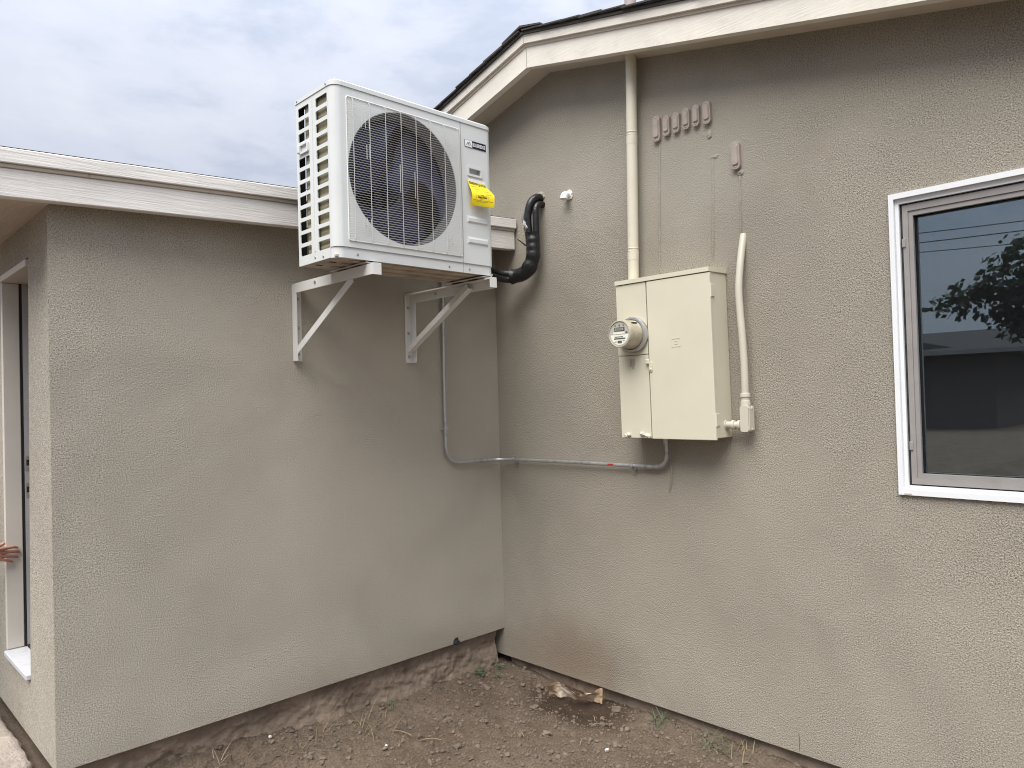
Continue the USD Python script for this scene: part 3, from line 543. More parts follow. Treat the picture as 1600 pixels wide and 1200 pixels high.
def blade(a0):
    nr, nt = 12, 16; G = np.zeros((nr, nt, 3))
    for i, rr in enumerate(np.linspace(0.055, FR - 0.022, nr)):
        f = (rr - 0.055) / (FR - 0.077); span = math.radians(62 + 44 * f); sweep = math.radians(-34 * f ** 1.5)
        for j, t in enumerate(np.linspace(0, 1, nt)):
            a = a0 + sweep + span * (t - 0.5); tw = 0.085 - 0.02 * f
            y = AYF + 0.075 + tw * (t - 0.5) + 0.012 * math.sin(math.pi * t)
            G[i, j] = (FC[0] + rr * math.cos(a), y, FC[1] + rr * math.sin(a))
    top = sheet(G); bot = sheet((G + [0, 0.003, 0])[::-1])
    return cat(top, bot)
for k in range(3): obj('fan_blade', blade(math.radians(52 + 120 * k)), m_blade, ac, smooth=True)
obj('fan_hub', lathe([(0, 0), (0.002, 0.030), (0.008, 0.056), (0.012, 0.060), (0.08, 0.060), (0.08, 0)], (0, 1, 0), (FC[0], AYF + 0.036, FC[1]), 40), m_blade, ac, smooth=40)
obj('motor_bracket', cat(bx(FC[0] - 0.05, FC[0] - 0.02, AYF + 0.17, AYF + 0.19, AZ0 + 0.02, ZT - 0.02), bx(FC[0] + 0.02, FC[0] + 0.05, AYF + 0.17, AYF + 0.19, AZ0 + 0.02, ZT - 0.02)), m_blade, ac)
# wire guard
gx0, gx1, gz0, gz1 = -1.512, -0.874, 2.500, 3.124
GY0 = AYF - 0.014
wires = []
nh = 57
def rod(p, q, r, n=5): return tube(np.array([p, (np.array(p) + q) / 2, q]), r, n)
rs = 0.00072
for k in range(nh):
    z = gz0 + 0.008 + (gz1 - gz0 - 0.016) * k / (nh - 1)
    wires.append(tube(bend([(gx0, AYF - 0.001, z), (gx0 + 0.004, GY0, z), (gx1 - 0.004, GY0, z), (gx1, AYF - 0.001, z)], 0.006, 2), rs, 5))
for x in np.linspace(gx0 + 0.025, gx1 - 0.018, 8):
    wires.append(tube(bend([(x, AYF - 0.001, gz0), (x, GY0 + 0.0026, gz0 + 0.006), (x, GY0 + 0.0026, gz1 - 0.006), (x, AYF - 0.001, gz1)], 0.006, 2), 0.0016, 5))
for (x, za, zb) in ((-1.243, 2.752, 2.876), (-1.160, 2.735, 2.860), (-1.42, 2.866, 2.93), (-1.405, 2.87, 2.935)):
    wires.append(rod((x, GY0 + 0.0026, za), (x, GY0 + 0.0026, zb), 0.0016))
for cx, cz in ((-1.425, 3.03), (-0.945, 3.03), (-1.425, 2.575), (-0.955, 2.57)):
    for dx in (-0.02, 0, 0.02): wires.append(rod((cx + dx, GY0 + 0.0026, cz - 0.028), (cx + dx, GY0 + 0.0026, cz + 0.028), 0.0016))
    wires.append(rod((cx, GY0 + 0.002, cz), (cx, AYF + 0.001, cz), 0.002))
obj('fan_grille', cat(*wires), m_wire, ac, smooth=60)
obj('grille_rim', cat(*[tube(bend([(gx0 - 0.003, AYF - 0.002, gz0 - 0.003), (gx1 + 0.001, AYF - 0.002, gz0 - 0.003), (gx1 + 0.001, AYF - 0.002, gz1 + 0.003), (gx0 - 0.003, AYF - 0.002, gz1 + 0.003), (gx0 - 0.003, AYF - 0.002, gz0)], 0.012, 4), 0.0026, 6)]), m_wire, ac, smooth=60)
# maker's badge
bz0, bz1, bx0, bxm, bx1 = 3.052, 3.088, -0.840, -0.793, -0.700
badge = obj('badge', cat(extr(sbox(bx0, bz0, bx1, bz1), AYF - 0.0022, AYF - 0.0002, 'xz')), m_navy, ac)
obj('badge_emblem', extr(sbox(bx0 + 0.0015, bz0 + 0.0015, bxm, bz1 - 0.0015), AYF - 0.0032, AYF - 0.0022, 'xz'), m_badgew, badge)
def textm(text, h, width, x, z, y, bold=True):
    t = meshkit.text_mesh(text, h, 0.0006, bold); v = t.vertices.copy(); v[:, 0] -= v[:, 0].min(); s = width / v[:, 0].max()
    w = np.stack([x + v[:, 0] * s, y - v[:, 2], z + v[:, 1]], 1); return trimesh.Trimesh(w, t.faces, process=False)
obj('badge_lettering', textm('BLUERIDGE', 0.0165, 0.083, bxm + 0.005, bz0 + 0.0098, AYF - 0.0024), m_badgew, badge)
em = []
for pts in ([(-0.830, 3.062), (-0.822, 3.074), (-0.816, 3.066), (-0.812, 3.060)], [(-0.818, 3.070), (-0.812, 3.079), (-0.803, 3.066), (-0.798, 3.062)]):
    for a, b in zip(pts, pts[1:]): em.append(rod((a[0], AYF - 0.0034, a[1]), (b[0], AYF - 0.0034, b[1]), 0.0014))
obj('badge_mountain', cat(*em), m_ink, badge)

# mounting feet (rails and rubber pads under the unit)
for x in (-1.395, -0.705):
    obj('foot_rail', cat(bx(x - 0.03, x + 0.035, AYF + 0.01, AYB - 0.01, AZ0 - 0.0085, AZ0 - 0.0045), bx(x + 0.031, x + 0.035, AYF + 0.01, AYB - 0.01, AZ0 - 0.004, AZ0 + 0.003)), m_bracket, ac)
    for y in (-0.60, -0.47): obj('rubber_pad', bx(x - 0.022, x + 0.022, y - 0.03, y + 0.03, AZ0 - 0.0155, AZ0 - 0.009, 0.003), m_gasket, ac)

# energy label, curling off the service panel
lab = thing('energy_label', 'curled yellow energy rating paper hanging from the front of the air conditioner', 'paper label', (-0.772, AYF, 2.72))
def label_grid(nu, nv, lift=0.0):
    U, V = np.meshgrid(np.linspace(0, 1, nu), np.linspace(0, 1, nv), indexing='ij')
    return label_pt(U, V, lift)
def label_pt(U, V, lift=0.0):
    # V runs down the sheet
    s = V * 0.175
    bump = np.sin(np.clip(V / 0.62, 0, 1) * np.pi / 2) ** 2
    leftc = 0.030 * bump * (1 - 0.55 * np.clip((V - 0.6) / 0.4, 0, 1) ** 2)
    rightc = 0.066 * bump * (1 - 0.10 * np.clip((V - 0.6) / 0.4, 0, 1) ** 2)
    off = 0.0045 + leftc * (1 - U) + rightc * U + lift
    z = 2.889 - 0.006 * (U - 0.5) - 0.148 * V + 0.012 * V * V
    x = -0.830 + 0.118 * U
    return np.stack([x, AYF - off, z], -1)
Gd = label_grid(14, 34)
obj('sheet', cat(sheet(Gd), sheet(label_grid(14, 34, -0.0006)[::-1])), m_yellow, lab, smooth=True)
def on_label(t, u0, v0, uw, vh, lift=0.0012):
    v = t.vertices; a = (v[:, 0] - v[:, 0].min()) / max(np.ptp(v[:, 0]), 1e-9); b = (v[:, 1] - v[:, 1].min()) / max(np.ptp(v[:, 1]), 1e-9)
    return trimesh.Trimesh(label_pt(u0 + uw * a, v0 + vh * (1 - b), lift + 0.0004 * (v[:, 2] > v[:, 2].mean())), t.faces, process=False)
def bar(u0, v0, uw, vh, n=10):
    g = np.stack(np.meshgrid(np.linspace(0, 1, n), np.linspace(0, 1, 3), indexing='ij'), -1); return sheet(label_pt(u0 + uw * g[..., 0], v0 + vh * g[..., 1], 0.0012))
obj('lettering', on_label(meshkit.text_mesh('ENERGYGUIDE', 0.02, 0.0005, True), 0.05, 0.085, 0.90, 0.095), m_ink, lab)
obj('pointer', cat(bar(0.50, 0.19, 0.07, 0.028, 4), bar(0.52, 0.218, 0.03, 0.018, 4)), m_ink, lab)
bars = [bar(0.08, 0.245, 0.30, 0.012), bar(0.08, 0.275, 0.38, 0.012), bar(0.58, 0.40, 0.34, 0.012), bar(0.58, 0.43, 0.30, 0.012), bar(0.14, 0.35, 0.38, 0.030), bar(0.2, 0.46, 0.26, 0.014), bar(0.62, 0.52, 0.30, 0.012), bar(0.62, 0.55, 0.25, 0.01)]
obj('print_lines', cat(*bars), m_softink, lab)
obj('print_lines', cat(bar(0.40, 0.585, 0.12, 0.014, 4), bar(0.24, 0.615, 0.44, 0.010), bar(0.26, 0.655, 0.16, 0.04, 5), bar(0.45, 0.655, 0.20, 0.04, 5), bar(0.36, 0.72, 0.10, 0.02, 4), bar(0.20, 0.60, 0.008, 0.15, 3), bar(0.70, 0.60, 0.008, 0.15, 3), bar(0.06, 0.79, 0.40, 0.012), bar(0.50, 0.79, 0.44, 0.012), bar(0.2, 0.84, 0.5, 0.01)), m_ink, lab)
obj('tape', cat(extr(sbox(-0.826, 2.879, -0.712, 2.893), AYF - 0.0062, AYF - 0.0056, 'xz')), m_badgew, lab)

# ------------------------------------------------------------------ brackets
def plate_between(p, q, width_dir, w, thick_dir, t):
    p, q, wd, td = map(np.array, (p, q, width_dir, thick_dir)); pts = []
    for e in (p, q):
        for a in (0, w):
            for b in (0, t): pts.append(e + wd * a + td * b)
    return trimesh.convex.convex_hull(np.array(pts))
def bracket(xs, sg, label):
    """angle-iron wall bracket: standing flange at x = xs, the other flange going towards sg."""
    zt, zb, tip, w, t = 2.404, 2.011, -0.735, 0.048, 0.005
    b = thing('wall_bracket', label, 'bracket', (xs + sg * w / 2, 0, zb), 'brackets carrying the air conditioner')
    obj('upright', cat(bx(xs, xs + sg * t, -0.045, -0.002, zb, zt - 0.0), bx(xs + sg * t, xs + sg * w, -0.002 - t, -0.002, zb, zt - 0.006)), m_bracket, b)
    obj('arm', cat(bx(xs - sg * 0.0005, xs + sg * t, tip, -0.0455, zt - w, zt), bx(xs + sg * (t + 0.0002), xs + sg * w, tip, -0.008, zt - t, zt), bx(xs + sg * t, xs + sg * w, tip - 0.003, tip + 0.0005, zt - w, zt + 0.004)), m_bracket, b)
    A = np.array([xs + sg * 0.0055, -0.555, zt - 0.030]); B = np.array([xs + sg * 0.0055, -0.016, zb + 0.062])
    d = (B - A) / np.linalg.norm(B - A); nrm = np.array([0, -d[2], d[1]]); nrm = nrm if nrm[2] < 0 else -nrm
    parts = [plate_between(A, B, nrm, 0.034, (sg, 0, 0), 0.004)]
    if sg < 0: parts = [plate_between(A, B, nrm, 0.004, (sg, 0, 0), 0.036), plate_between(A + np.array([sg * 0.032, 0, 0]), B + np.array([sg * 0.032, 0, 0]), -nrm, 0.026, (sg, 0, 0), 0.004)]
    obj('brace', cat(*parts), m_bracket, b)
    for z in (zb + 0.035, zb + 0.17, zt - 0.075):
        obj('bolt', lathe([(0, 0.010), (0.002, 0.010), (0.0022, 0.007), (0.007, 0.006), (0.009, 0.003), (0.009, 0)], (0, -1, 0), (xs + sg * 0.027, -0.007, z), 6 if z != zb + 0.17 else 10), m_bolt, b)
    obj('bolt', lathe([(0, 0.008), (0.004, 0.007), (0.006, 0)], (-1, 0, 0), (xs - 0.001 if sg > 0 else xs - 0.006, -0.24, zt - 0.02), 8), m_bolt, b)
    return b
bracket(-1.420, 1, 'left white angle-iron bracket under the louvred end of the air conditioner')
bracket(-0.672, -1, 'right white angle-iron bracket beside the thin metal conduit under the air conditioner')

# ------------------------------------------------------------------ refrigerant lines
ls = thing('refrigerant_line', 'black insulated pipe bundle bent down from the wall behind the air conditioner', 'pipe', (-0.05, -0.41, 2.55))
p1 = catmull([(0.03, -0.432, 2.985), (-0.03, -0.425, 2.992), (-0.075, -0.412, 2.955), (-0.088, -0.398, 2.88), (-0.085, -0.396, 2.79), (-0.082, -0.402, 2.70), (-0.083, -0.395, 2.62), (-0.092, -0.345, 2.555), (-0.12, -0.25, 2.545), (-0.22, -0.21, 2.565), (-0.40, -0.28, 2.60), (-0.63, -0.36, 2.62)], 7)
p2 = catmull([(0.03, -0.440, 2.945), (-0.03, -0.440, 2.948), (-0.062, -0.440, 2.915), (-0.064, -0.440, 2.85), (-0.062, -0.437, 2.76), (-0.062, -0.437, 2.68), (-0.064, -0.425, 2.60), (-0.08, -0.37, 2.53), (-0.12, -0.26, 2.510), (-0.24, -0.23, 2.525), (-0.42, -0.29, 2.55), (-0.63, -0.36, 2.56)], 7)
obj('insulated_pipe', tube(p1, 0.023, 14), m_black, ls, smooth=50)
obj('insulated_pipe', tube(p2, 0.020, 14), m_black, ls, smooth=50)
wrapc = (p1 + p2) / 2
w0, w1_ = int(len(wrapc) * 0.36), int(len(wrapc) * 0.72)
obj('tape_wrap', tube(wrapc[w0:w1_], np.linspace(0.039, 0.044, 16) + 0.0032 * rng.standard_normal(16), 16), m_black, ls, smooth=50)
obj('foil_patch', cat(lump((-0.094, -0.392, 2.81), (0.022, 0.020, 0.042), 11, 0.5), lump((-0.090, -0.375, 2.85), (0.012, 0.02, 0.018), 12, 0.5)), m_tape, ls, smooth=True, label='torn grey foil patch on the pipe bundle')
obj('cable', tube(catmull([(0.0, -0.40, 2.955), (-0.06, -0.375, 2.95), (-0.095, -0.366, 2.88), (-0.100, -0.368, 2.84)], 6), 0.008, 8), m_shroud, ls, smooth=50)
obj('loose_tape_end', tube(catmull([(-0.100, -0.385, 2.70), (-0.118, -0.362, 2.725), (-0.128, -0.344, 2.742)], 4), [0.010, 0.006], 6, 0.4), m_shroud, ls, smooth=50)

stub = thing('pipe_stub', 'small white plastic pipe stub poking out of the gable wall', 'pipe stub', (0, -0.656, 2.95))
obj('elbow', cat(tube(catmull([(0.02, -0.650, 2.958), (-0.025, -0.652, 2.960), (-0.045, -0.654, 2.950), (-0.050, -0.654, 2.930)], 5), [0.017, 0.019, 0.021, 0.022], 14)), m_pvc, stub, smooth=40)
obj('sealant', lump((-0.003, -0.652, 2.962), (0.010, 0.028, 0.028), 21, 0.5), m_pvc, stub, smooth=True)

# ------------------------------------------------------------------ electrical metal tubing
emt = thing('metal_conduit', 'thin grey steel conduit running from the air conditioner round the corner to the meter panel', 'conduit', (-0.03, -0.03, 1.41))
path = bend([(-0.452, -0.022, 2.55), (-0.459, -0.022, 1.80), (-0.459, -0.024, 1.412), (-0.03, -0.030, 1.405), (-0.030, -0.60, 1.413), (-0.030, -1.10, 1.413), (-0.034, -1.300, 1.416), (-0.060, -1.306, 1.60)], 0.11, 9)
obj('tube', tube(path, 0.0100, 12), m_galv, emt, smooth=50)
obj('coupling', lathe([(0, 0.012), (0, 0.0155), (0.03, 0.0155), (0.032, 0.012)], (0, 0, 1), (-0.055, -1.305, 1.54), 14), m_galv, emt, smooth=40)
def strap_x(z): return cat(bx(-0.459 - 0.015, -0.459 + 0.015, -0.036, -0.033, z - 0.008, z + 0.008, 0.001), bx(-0.459 - 0.030, -0.459 - 0.0135, -0.004, -0.001, z - 0.008, z + 0.008), bx(-0.459 - 0.0155, -0.459 - 0.0125, -0.034, -0.002, z - 0.008, z + 0.008))
obj('strap', strap_x(1.62), m_galv, emt)
for y in (-0.165, -1.07):
    obj('strap', cat(lathe([(0, 0.0118), (0, 0.0140), (0.014, 0.0140), (0.014, 0.0118)], (0, 1, 0), (-0.030, y - 0.007, 1.411), 14), bx(-0.006, -0.001, y - 0.007, y + 0.007, 1.368, 1.402), tube(np.array([(-0.012, y, 1.385), (-0.02, y, 1.383), (-0.028, y, 1.382)]), 0.005, 8)), m_galv, emt)
obj('red_mark', bx(-0.0412, -0.0385, -0.948, -0.908, 1.411, 1.418, 0.0008), m_red, emt)
obj('stray_wire', tube(catmull([(-0.012, -1.30, 1.44), (-0.014, -1.305, 1.36), (-0.008, -1.285, 1.30), (-0.004, -1.28, 1.285)], 5), 0.0018, 5), m_bolt, emt)

# ------------------------------------------------------------------ service mast
mast = thing('service_mast', 'cream pipe mast rising from the meter panel through the eave, grey above the roof', 'pipe', (-0.05, -1.14, 2.38))
def mx(z): return np.array([-0.052, -1.130 - 0.028 * (z - 2.38) / 1.2, z])
obj('pipe', tube(np.array([mx(z) for z in np.linspace(2.36, 3.62, 8)]), 0.0285, 20), m_beige2, mast, smooth=40)
for z in (2.55, 3.163):
    obj('coupling', tube(np.array([mx(z - 0.05), mx(z - 0.047), mx(z + 0.0), mx(z + 0.003)]), [0.0287, 0.0298, 0.0298, 0.0287], 20), m_beige2, mast, smooth=40)
    for dz in (0.0, 0.014): obj('seam_ring', tube(np.array([mx(z + dz - 0.003), mx(z + dz), mx(z + dz + 0.003)]), [0.0288, 0.0312, 0.0288], 16), m_beige2, mast, smooth=40)
obj('roof_pipe', tube(np.array([mx(z) for z in np.linspace(3.622, 4.6, 4)]), 0.031, 20), m_vent, mast, smooth=40, label='bare grey pipe above the roof line')

# ------------------------------------------------------------------ meter panel
pn = thing('meter_panel', 'beige steel electric meter panel with door and round glass meter on the gable wall', 'electric panel', (0, -1.38, 1.57))
XF, PY0, PY1, PZ0, PZ1 = -0.160, -1.098, -1.652, 1.571, 2.385
def tilt(m):
    m = tm(m).copy(); v = m.vertices; v[:, 1] += (v[:, 2] - 1.98) * 0.012; return m
obj('enclosure', tilt(bx(XF + 0.012, -0.001, PY1 + 0.006, PY0 - 0.004, PZ0 + 0.006, PZ1 - 0.02, 0.003)), m_beige, pn)
hood = trimesh.convex.convex_hull(np.array([(x, y, z) for y in (PY1 + 0.001, PY0 + 0.001) for x, z in ((-0.001, PZ1 + 0.012), (XF - 0.006, PZ1 - 0.001), (XF - 0.006, PZ1 - 0.022), (-0.001, PZ1 - 0.0195))]))
obj('hood', tilt(hood), m_beige, pn)
DY = -1.289
obj('gap_shade', tilt(bx(XF + 0.0116, XF + 0.0125, PY1 + 0.01, PY0 - 0.006, PZ0 + 0.004, PZ1 - 0.026)), m_gap, pn)  # dark sheet painted in for the shade between the covers
obj('cover', tilt(bx(XF, XF + 0.0115, DY + 0.0036, PY0, 1.995, PZ1 - 0.0245, 0.002)), m_beige, pn)
obj('cover', tilt(bx(XF + 0.0015, XF + 0.0115, DY + 0.0036, PY0 - 0.001, PZ0, 1.9925, 0.002)), m_beige, pn)
dr = obj('door', tilt(cat(bx(XF - 0.003, XF + 0.011, PY1, DY - 0.0036, PZ0 - 0.002, PZ1 - 0.0265, 0.0025))), m_beige, pn)
sq = sbox(-1.480, 2.020, -1.430, 2.062)
emb = sq.difference(sbox(-1.477, 2.023, -1.433, 2.059)).union(sbox(-1.464, 2.033, -1.446, 2.049).difference(sbox(-1.461, 2.036, -1.449, 2.046)))
obj('embossed_mark', tilt(extr(emb, XF - 0.0042, XF - 0.0028, 'yz')), m_beige, dr)
for z in (2.275, 1.665):
    obj('hinge', tilt(cat(bx(XF + 0.006, XF + 0.040, PY1 + 0.001, PY1 + 0.0075, z - 0.03, z + 0.03, 0.002), tube(np.array([(XF + 0.004, PY1 + 0.001, z - 0.032), (XF + 0.004, PY1 + 0.001, z), (XF + 0.004, PY1 + 0.001, z + 0.032)]), 0.005, 8))), m_beige, dr)
obj('latch', tilt(cat(extr(rrect(-1.313, -1.294, 1.905, 1.955, 0.009), XF - 0.008, XF - 0.0032, 'yz'), bx(XF - 0.014, XF - 0.003, -1.296, -1.276, 1.944, 1.968, 0.003), lathe([(0, 0.006), (0.004, 0.005), (0.005, 0)], (-1, 0, 0), (XF - 0.008, -1.304, 1.918), 10))), m_beige, pn)
obj('tag_mark', tilt(cat(*[bx(XF - 0.001, XF + 0.0005, y - 0.004, y + 0.004, 1.945 - d, 1.975) for y, d in ((-1.176, 0.01), (-1.190, 0.02), (-1.198, 0.004))])), m_softink if False else m_jar, pn)
for y0 in (-1.135, -1.150, -1.235, -1.262, -1.276):
    obj('seal_tab', tilt(lump((XF - 0.006, y0, 1.588 + 0.006 * math.sin(y0 * 90)), (0.008, 0.013, 0.010), int(-y0 * 100), 0.6)), m_beige2, pn, smooth=True)
MC = (XF, -1.203, 2.098)
mt = obj('meter_ring', lathe([(0.0, 0.088), (-0.004, 0.091), (-0.016, 0.092), (-0.026, 0.087), (-0.028, 0.078), (-0.022, 0.074), (0.0, 0.074)][::1], (1, 0, 0), MC, 48), m_ring, pn, smooth=40)
obj('meter_body', lathe([(-0.005, 0.074), (-0.036, 0.0735), (-0.050, 0.071), (-0.108, 0.070), (-0.122, 0.069), (-0.124, 0.064), (-0.1195, 0.0625)], (1, 0, 0), MC, 48), m_jar, pn, smooth=35)
fx_ = XF - 0.1175
def disc(r, t, x=fx_, c=MC): return extr(Point(c[1], c[2]).buffer(r, quad_segs=16), x - t, x, 'yz')
dial = obj('meter_face', disc(0.0624, 0.002), m_dial, pn)
lowhalf = Point(MC[1], MC[2]).buffer(0.055, quad_segs=16).intersection(sbox(MC[1] - 0.1, MC[2] - 0.1, MC[1] + 0.1, MC[2] - 0.004))
obj('name_plate', extr(lowhalf, fx_ - 0.0032, fx_ - 0.0022, 'yz'), m_dialw, dial)
obj('name_plate', extr(sbox(MC[1] - 0.032, MC[2] + 0.000, MC[1] + 0.040, MC[2] + 0.010), fx_ - 0.0032, fx_ - 0.0022, 'yz'), m_dialw, dial)
obj('display', extr(sbox(MC[1] - 0.032, MC[2] + 0.014, MC[1] + 0.032, MC[2] + 0.033), fx_ - 0.0032, fx_ - 0.0022, 'yz'), m_lcd, dial)
seg = [sbox(MC[1] + 0.024 - 0.011 * k - 0.004, MC[2] + 0.018, MC[1] + 0.024 - 0.011 * k + 0.003, MC[2] + 0.029) for k in range(5)]
obj('digit', extr(union_all(seg).difference(union_all([s.buffer(-0.0018) for s in seg])), fx_ - 0.0038, fx_ - 0.0033, 'yz'), m_dial, dial)
pr = [sbox(MC[1] - 0.022, MC[2] - 0.016, MC[1] + 0.030, MC[2] - 0.0125), sbox(MC[1] - 0.036, MC[2] - 0.026, MC[1] + 0.034, MC[2] - 0.020), sbox(MC[1] - 0.014, MC[2] - 0.046, MC[1] + 0.012, MC[2] - 0.034), sbox(MC[1] + 0.018, MC[2] - 0.040, MC[1] + 0.032, MC[2] - 0.037), sbox(MC[1] - 0.032, MC[2] - 0.037, MC[1] - 0.020, MC[2] - 0.034), sbox(MC[1] - 0.050, MC[2] + 0.004, MC[1] - 0.038, MC[2] + 0.010), sbox(MC[1] - 0.004, MC[2] + 0.040, MC[1] + 0.004, MC[2] + 0.047), sbox(MC[1] + 0.02, MC[2] + 0.042, MC[1] + 0.03, MC[2] + 0.045), sbox(MC[1] - 0.03, MC[2] + 0.042, MC[1] - 0.02, MC[2] + 0.045)]
obj('print_mark', extr(union_all(pr), fx_ - 0.0042, fx_ - 0.0038, 'yz'), m_lcd, dial)
mgl = lathe([(0, 0.0), (-0.0004, 0.03), (0.001, 0.0622)], (1, 0, 0), (XF - 0.1225, MC[1], MC[2]), 40)
if mgl.face_normals[:, 0].mean() > 0: mgl.invert()
obj('meter_glass', mgl, m_glassjar, pn, smooth=True)
obj('meter_slot', cat(bx(XF - 0.080, XF - 0.040, MC[1] - 0.052, MC[1] - 0.040, 2.150, 2.156)), m_gap, pn)

# ------------------------------------------------------------------ beige conduit with LB fitting
cd = thing('beige_conduit', 'beige conduit with an elbow box rising beside the meter panel into the stucco', 'conduit', (-0.05, -1.75, 1.61))
obj('nipple', tube(np.array([(-0.058, -1.640, 1.637), (-0.058, -1.66, 1.637), (-0.058, -1.737, 1.637)]), 0.0165, 16), m_conduit, cd, smooth=40)
for y in (-1.648, -1.690, -1.722): obj('locknut', lathe([(0, 0.017), (0, 0.0235), (0.012, 0.0225), (0.013, 0.017)], (0, -1, 0), (-0.058, y + 0.006, 1.637), 16), m_conduit, cd, smooth=40)
lb = obj('elbow_box', extr(rrect(-1.777, -1.735, 1.606, 1.728, 0.012), -0.080, -0.028, 'yz'), m_conduit, cd, smooth=30)
obj('cover_plate', extr(rrect(-0.096, -0.014, 1.600, 1.726, 0.02), 0, 0.004, 'xy') if False else cat(bx(-0.078, -0.030, -1.7815, -1.7772, 1.612, 1.722, 0.002)), m_conduit, lb)
for z in (1.618, 1.714): obj('screw', lathe([(0, 0.005), (0.003, 0.004), (0.004, 0)], (0, -1, 0), (-0.054, -1.7815, z), 8), m_conduit, lb)
obj('collar', lathe([(0, 0.018), (0, 0.0235), (0.022, 0.0225), (0.024, 0.0195), (0.040, 0.0195), (0.042, 0.0235), (0.058, 0.0225), (0.060, 0.017)], (0, 0, 1), (-0.055, -1.752, 1.727), 18), m_conduit, cd, smooth=40)
obj('pipe', tube(catmull([(-0.055, -1.752, 1.78), (-0.055, -1.752, 1.90), (-0.054, -1.746, 2.05), (-0.053, -1.738, 2.18), (-0.050, -1.734, 2.28), (-0.036, -1.736, 2.38), (-0.020, -1.737, 2.45), (0.006, -1.738, 2.54)], 6), 0.0168, 16), m_conduit, cd, smooth=40)

# ------------------------------------------------------------------ blank cover plates
def plate(y, z0, z1, w, lab, i, tilt_=0.0, flat=False):
    cy, cz = y, (z0 + z1) / 2
    t = thing('cover_plate', lab, 'cover plate', (0, cy, z0), 'small blank plates on the gable wall')
    o = rrect(cy - w / 2, cy + w / 2, z0, z1, w * 0.42, 5); inn = rrect(cy - w * 0.30, cy + w * 0.30, z0 + 0.022, z1 - 0.020, w * 0.16, 3)
    o, inn = (affinity.rotate(s, tilt_, origin=(cy, cz)) for s in (o, inn))
    a = extr(o, -0.020, 0.004, 'yz'); obj('body', a, m_plate, t)
    pts = []
    for s, x in ((inn.buffer(0.004), -0.0205), (inn, -0.0275)):
        c = np.array(s.exterior.coords)[:-1]; pts.append(np.column_stack([np.full(len(c), x), c]))
    obj('raised_panel', trimesh.convex.convex_hull(np.vstack(pts)), m_plate, t)
    for z in (z0 + 0.010, z1 - 0.010): obj('screw', lathe([(0, 0.0042), (0.002, 0.0036), (0.003, 0)], (-1, 0, 0), (-0.020, cy, z), 8), m_bolt, t)
for i, (y, z0, z1, w, lab, tl) in enumerate([
    (-1.279, 3.104, 3.236, 0.043, 'longest blank plate, leftmost of the row of six high on the wall', 0.5), (-1.340, 3.118, 3.222, 0.038, 'pinkish blank plate, second from left in the row of six', -1),
    (-1.398, 3.118, 3.222, 0.038, 'smooth blank plate, third from left in the row of six', 1), (-1.457, 3.118, 3.226, 0.038, 'pale blank plate, fourth from left in the row of six', 0),
    (-1.514, 3.118, 3.224, 0.036, 'pitted blank plate, fifth from left in the row of six', 1), (-1.574, 3.112, 3.224, 0.042, 'rightmost blank plate of the row of six, blobbed with stucco', -1.5),
    (-1.721, 2.852, 2.985, 0.043, 'single blank plate set apart lower right of the row of six', -1)]):
    plate(y, z0, z1, w, lab, i, tl)

# dark stub at the foot of the wing wall
sb = thing('black_stub', 'small black pipe stub at the bottom edge of the wing wall', 'pipe stub', (-0.409, -0.01, 0.34))
obj('stub_pipe', tube(np.array([(-0.409, 0.06, 0.338), (-0.409, 0.0, 0.338), (-0.409, -0.028, 0.338)]), 0.0155, 14), m_gasket, sb, smooth=40)
obj('torn_collar', cat(*[bx(-0.424 + 0.007 * k, -0.421 + 0.007 * k, -0.020, -0.014, 0.350, 0.364 + 0.004 * (k % 2)) for k in range(4)]), m_gasket, sb)

# ------------------------------------------------------------------ concrete step
def rough_block(x0, x1, y0, y1, z0, z1, seed, amp, r, n=0.03):
    m = tm(m3.Manifold.hull(m3.Manifold.batch_hull([m3.Manifold.sphere(r, 16).translate((x, y, z)) for x in (x0 + r, x1 - r) for y in (y0 + r, y1 - r) for z in (z0 + r, z1 - r)]) if False else m3.Manifold.batch_hull([m3.Manifold.sphere(r, 16).translate((x, y, z)) for x in (x0 + r, x1 - r) for y in (y0 + r, y1 - r) for z in (z0 + r, z1 - r)])).refine_to_length(n))
    v = np.array(m.vertices); nn = np.array(m.vertex_normals)
    m.vertices = v + nn * ((meshkit.fbm(v * 9 + seed, 5, seed) - 0.5) * amp * 2)[:, None]; return m
step = obj('concrete_step', rough_block(-3.6, -2.52, 0.255, 2.2, -0.1, 0.302, 4, 0.017, 0.04, 0.022), m_concrete, smooth=True, label='rough worn concrete step against the end wall, lower left corner', cat='step')

# ------------------------------------------------------------------ litter, weeds, clods
def gz(x, y): return float(ground_h(np.array([x]), np.array([y]))[0])
U, V = np.meshgrid(np.linspace(0, 1, 40), np.linspace(0, 1, 16), indexing='ij')
e = meshkit.fbm(np.stack([U * 5, V * 3, U * 0], -1), 4, 2) - 0.5; e2 = meshkit.fbm(np.stack([U * 11, V * 2 + 7, U * 0], -1), 3, 6) - 0.5
a0, b0 = np.array([-0.155, -0.50]), np.array([-0.030, -0.800])
dv = (b0 - a0); pv = np.array([-dv[1], dv[0]]) / np.linalg.norm(dv)
wid = 0.055 * (0.75 + 0.9 * np.abs(e2)) * (1 - 0.35 * np.exp(-((U - 0.22) / 0.08) ** 2)) * np.where(U > 0.86, 0.72, 1)
X = a0[0] + dv[0] * U + pv[0] * wid * (V - 0.5) * 2 * -1; Y = a0[1] + dv[1] * U + pv[1] * wid * (V - 0.5) * 2 * -1
Zc = 0.068 + 0.085 * V ** 0.8 * (0.85 + 0.22 * np.sin(U * 7 + 0.4)) + e * 0.022 + 0.004 * np.sin(U * 23 + V * 5)
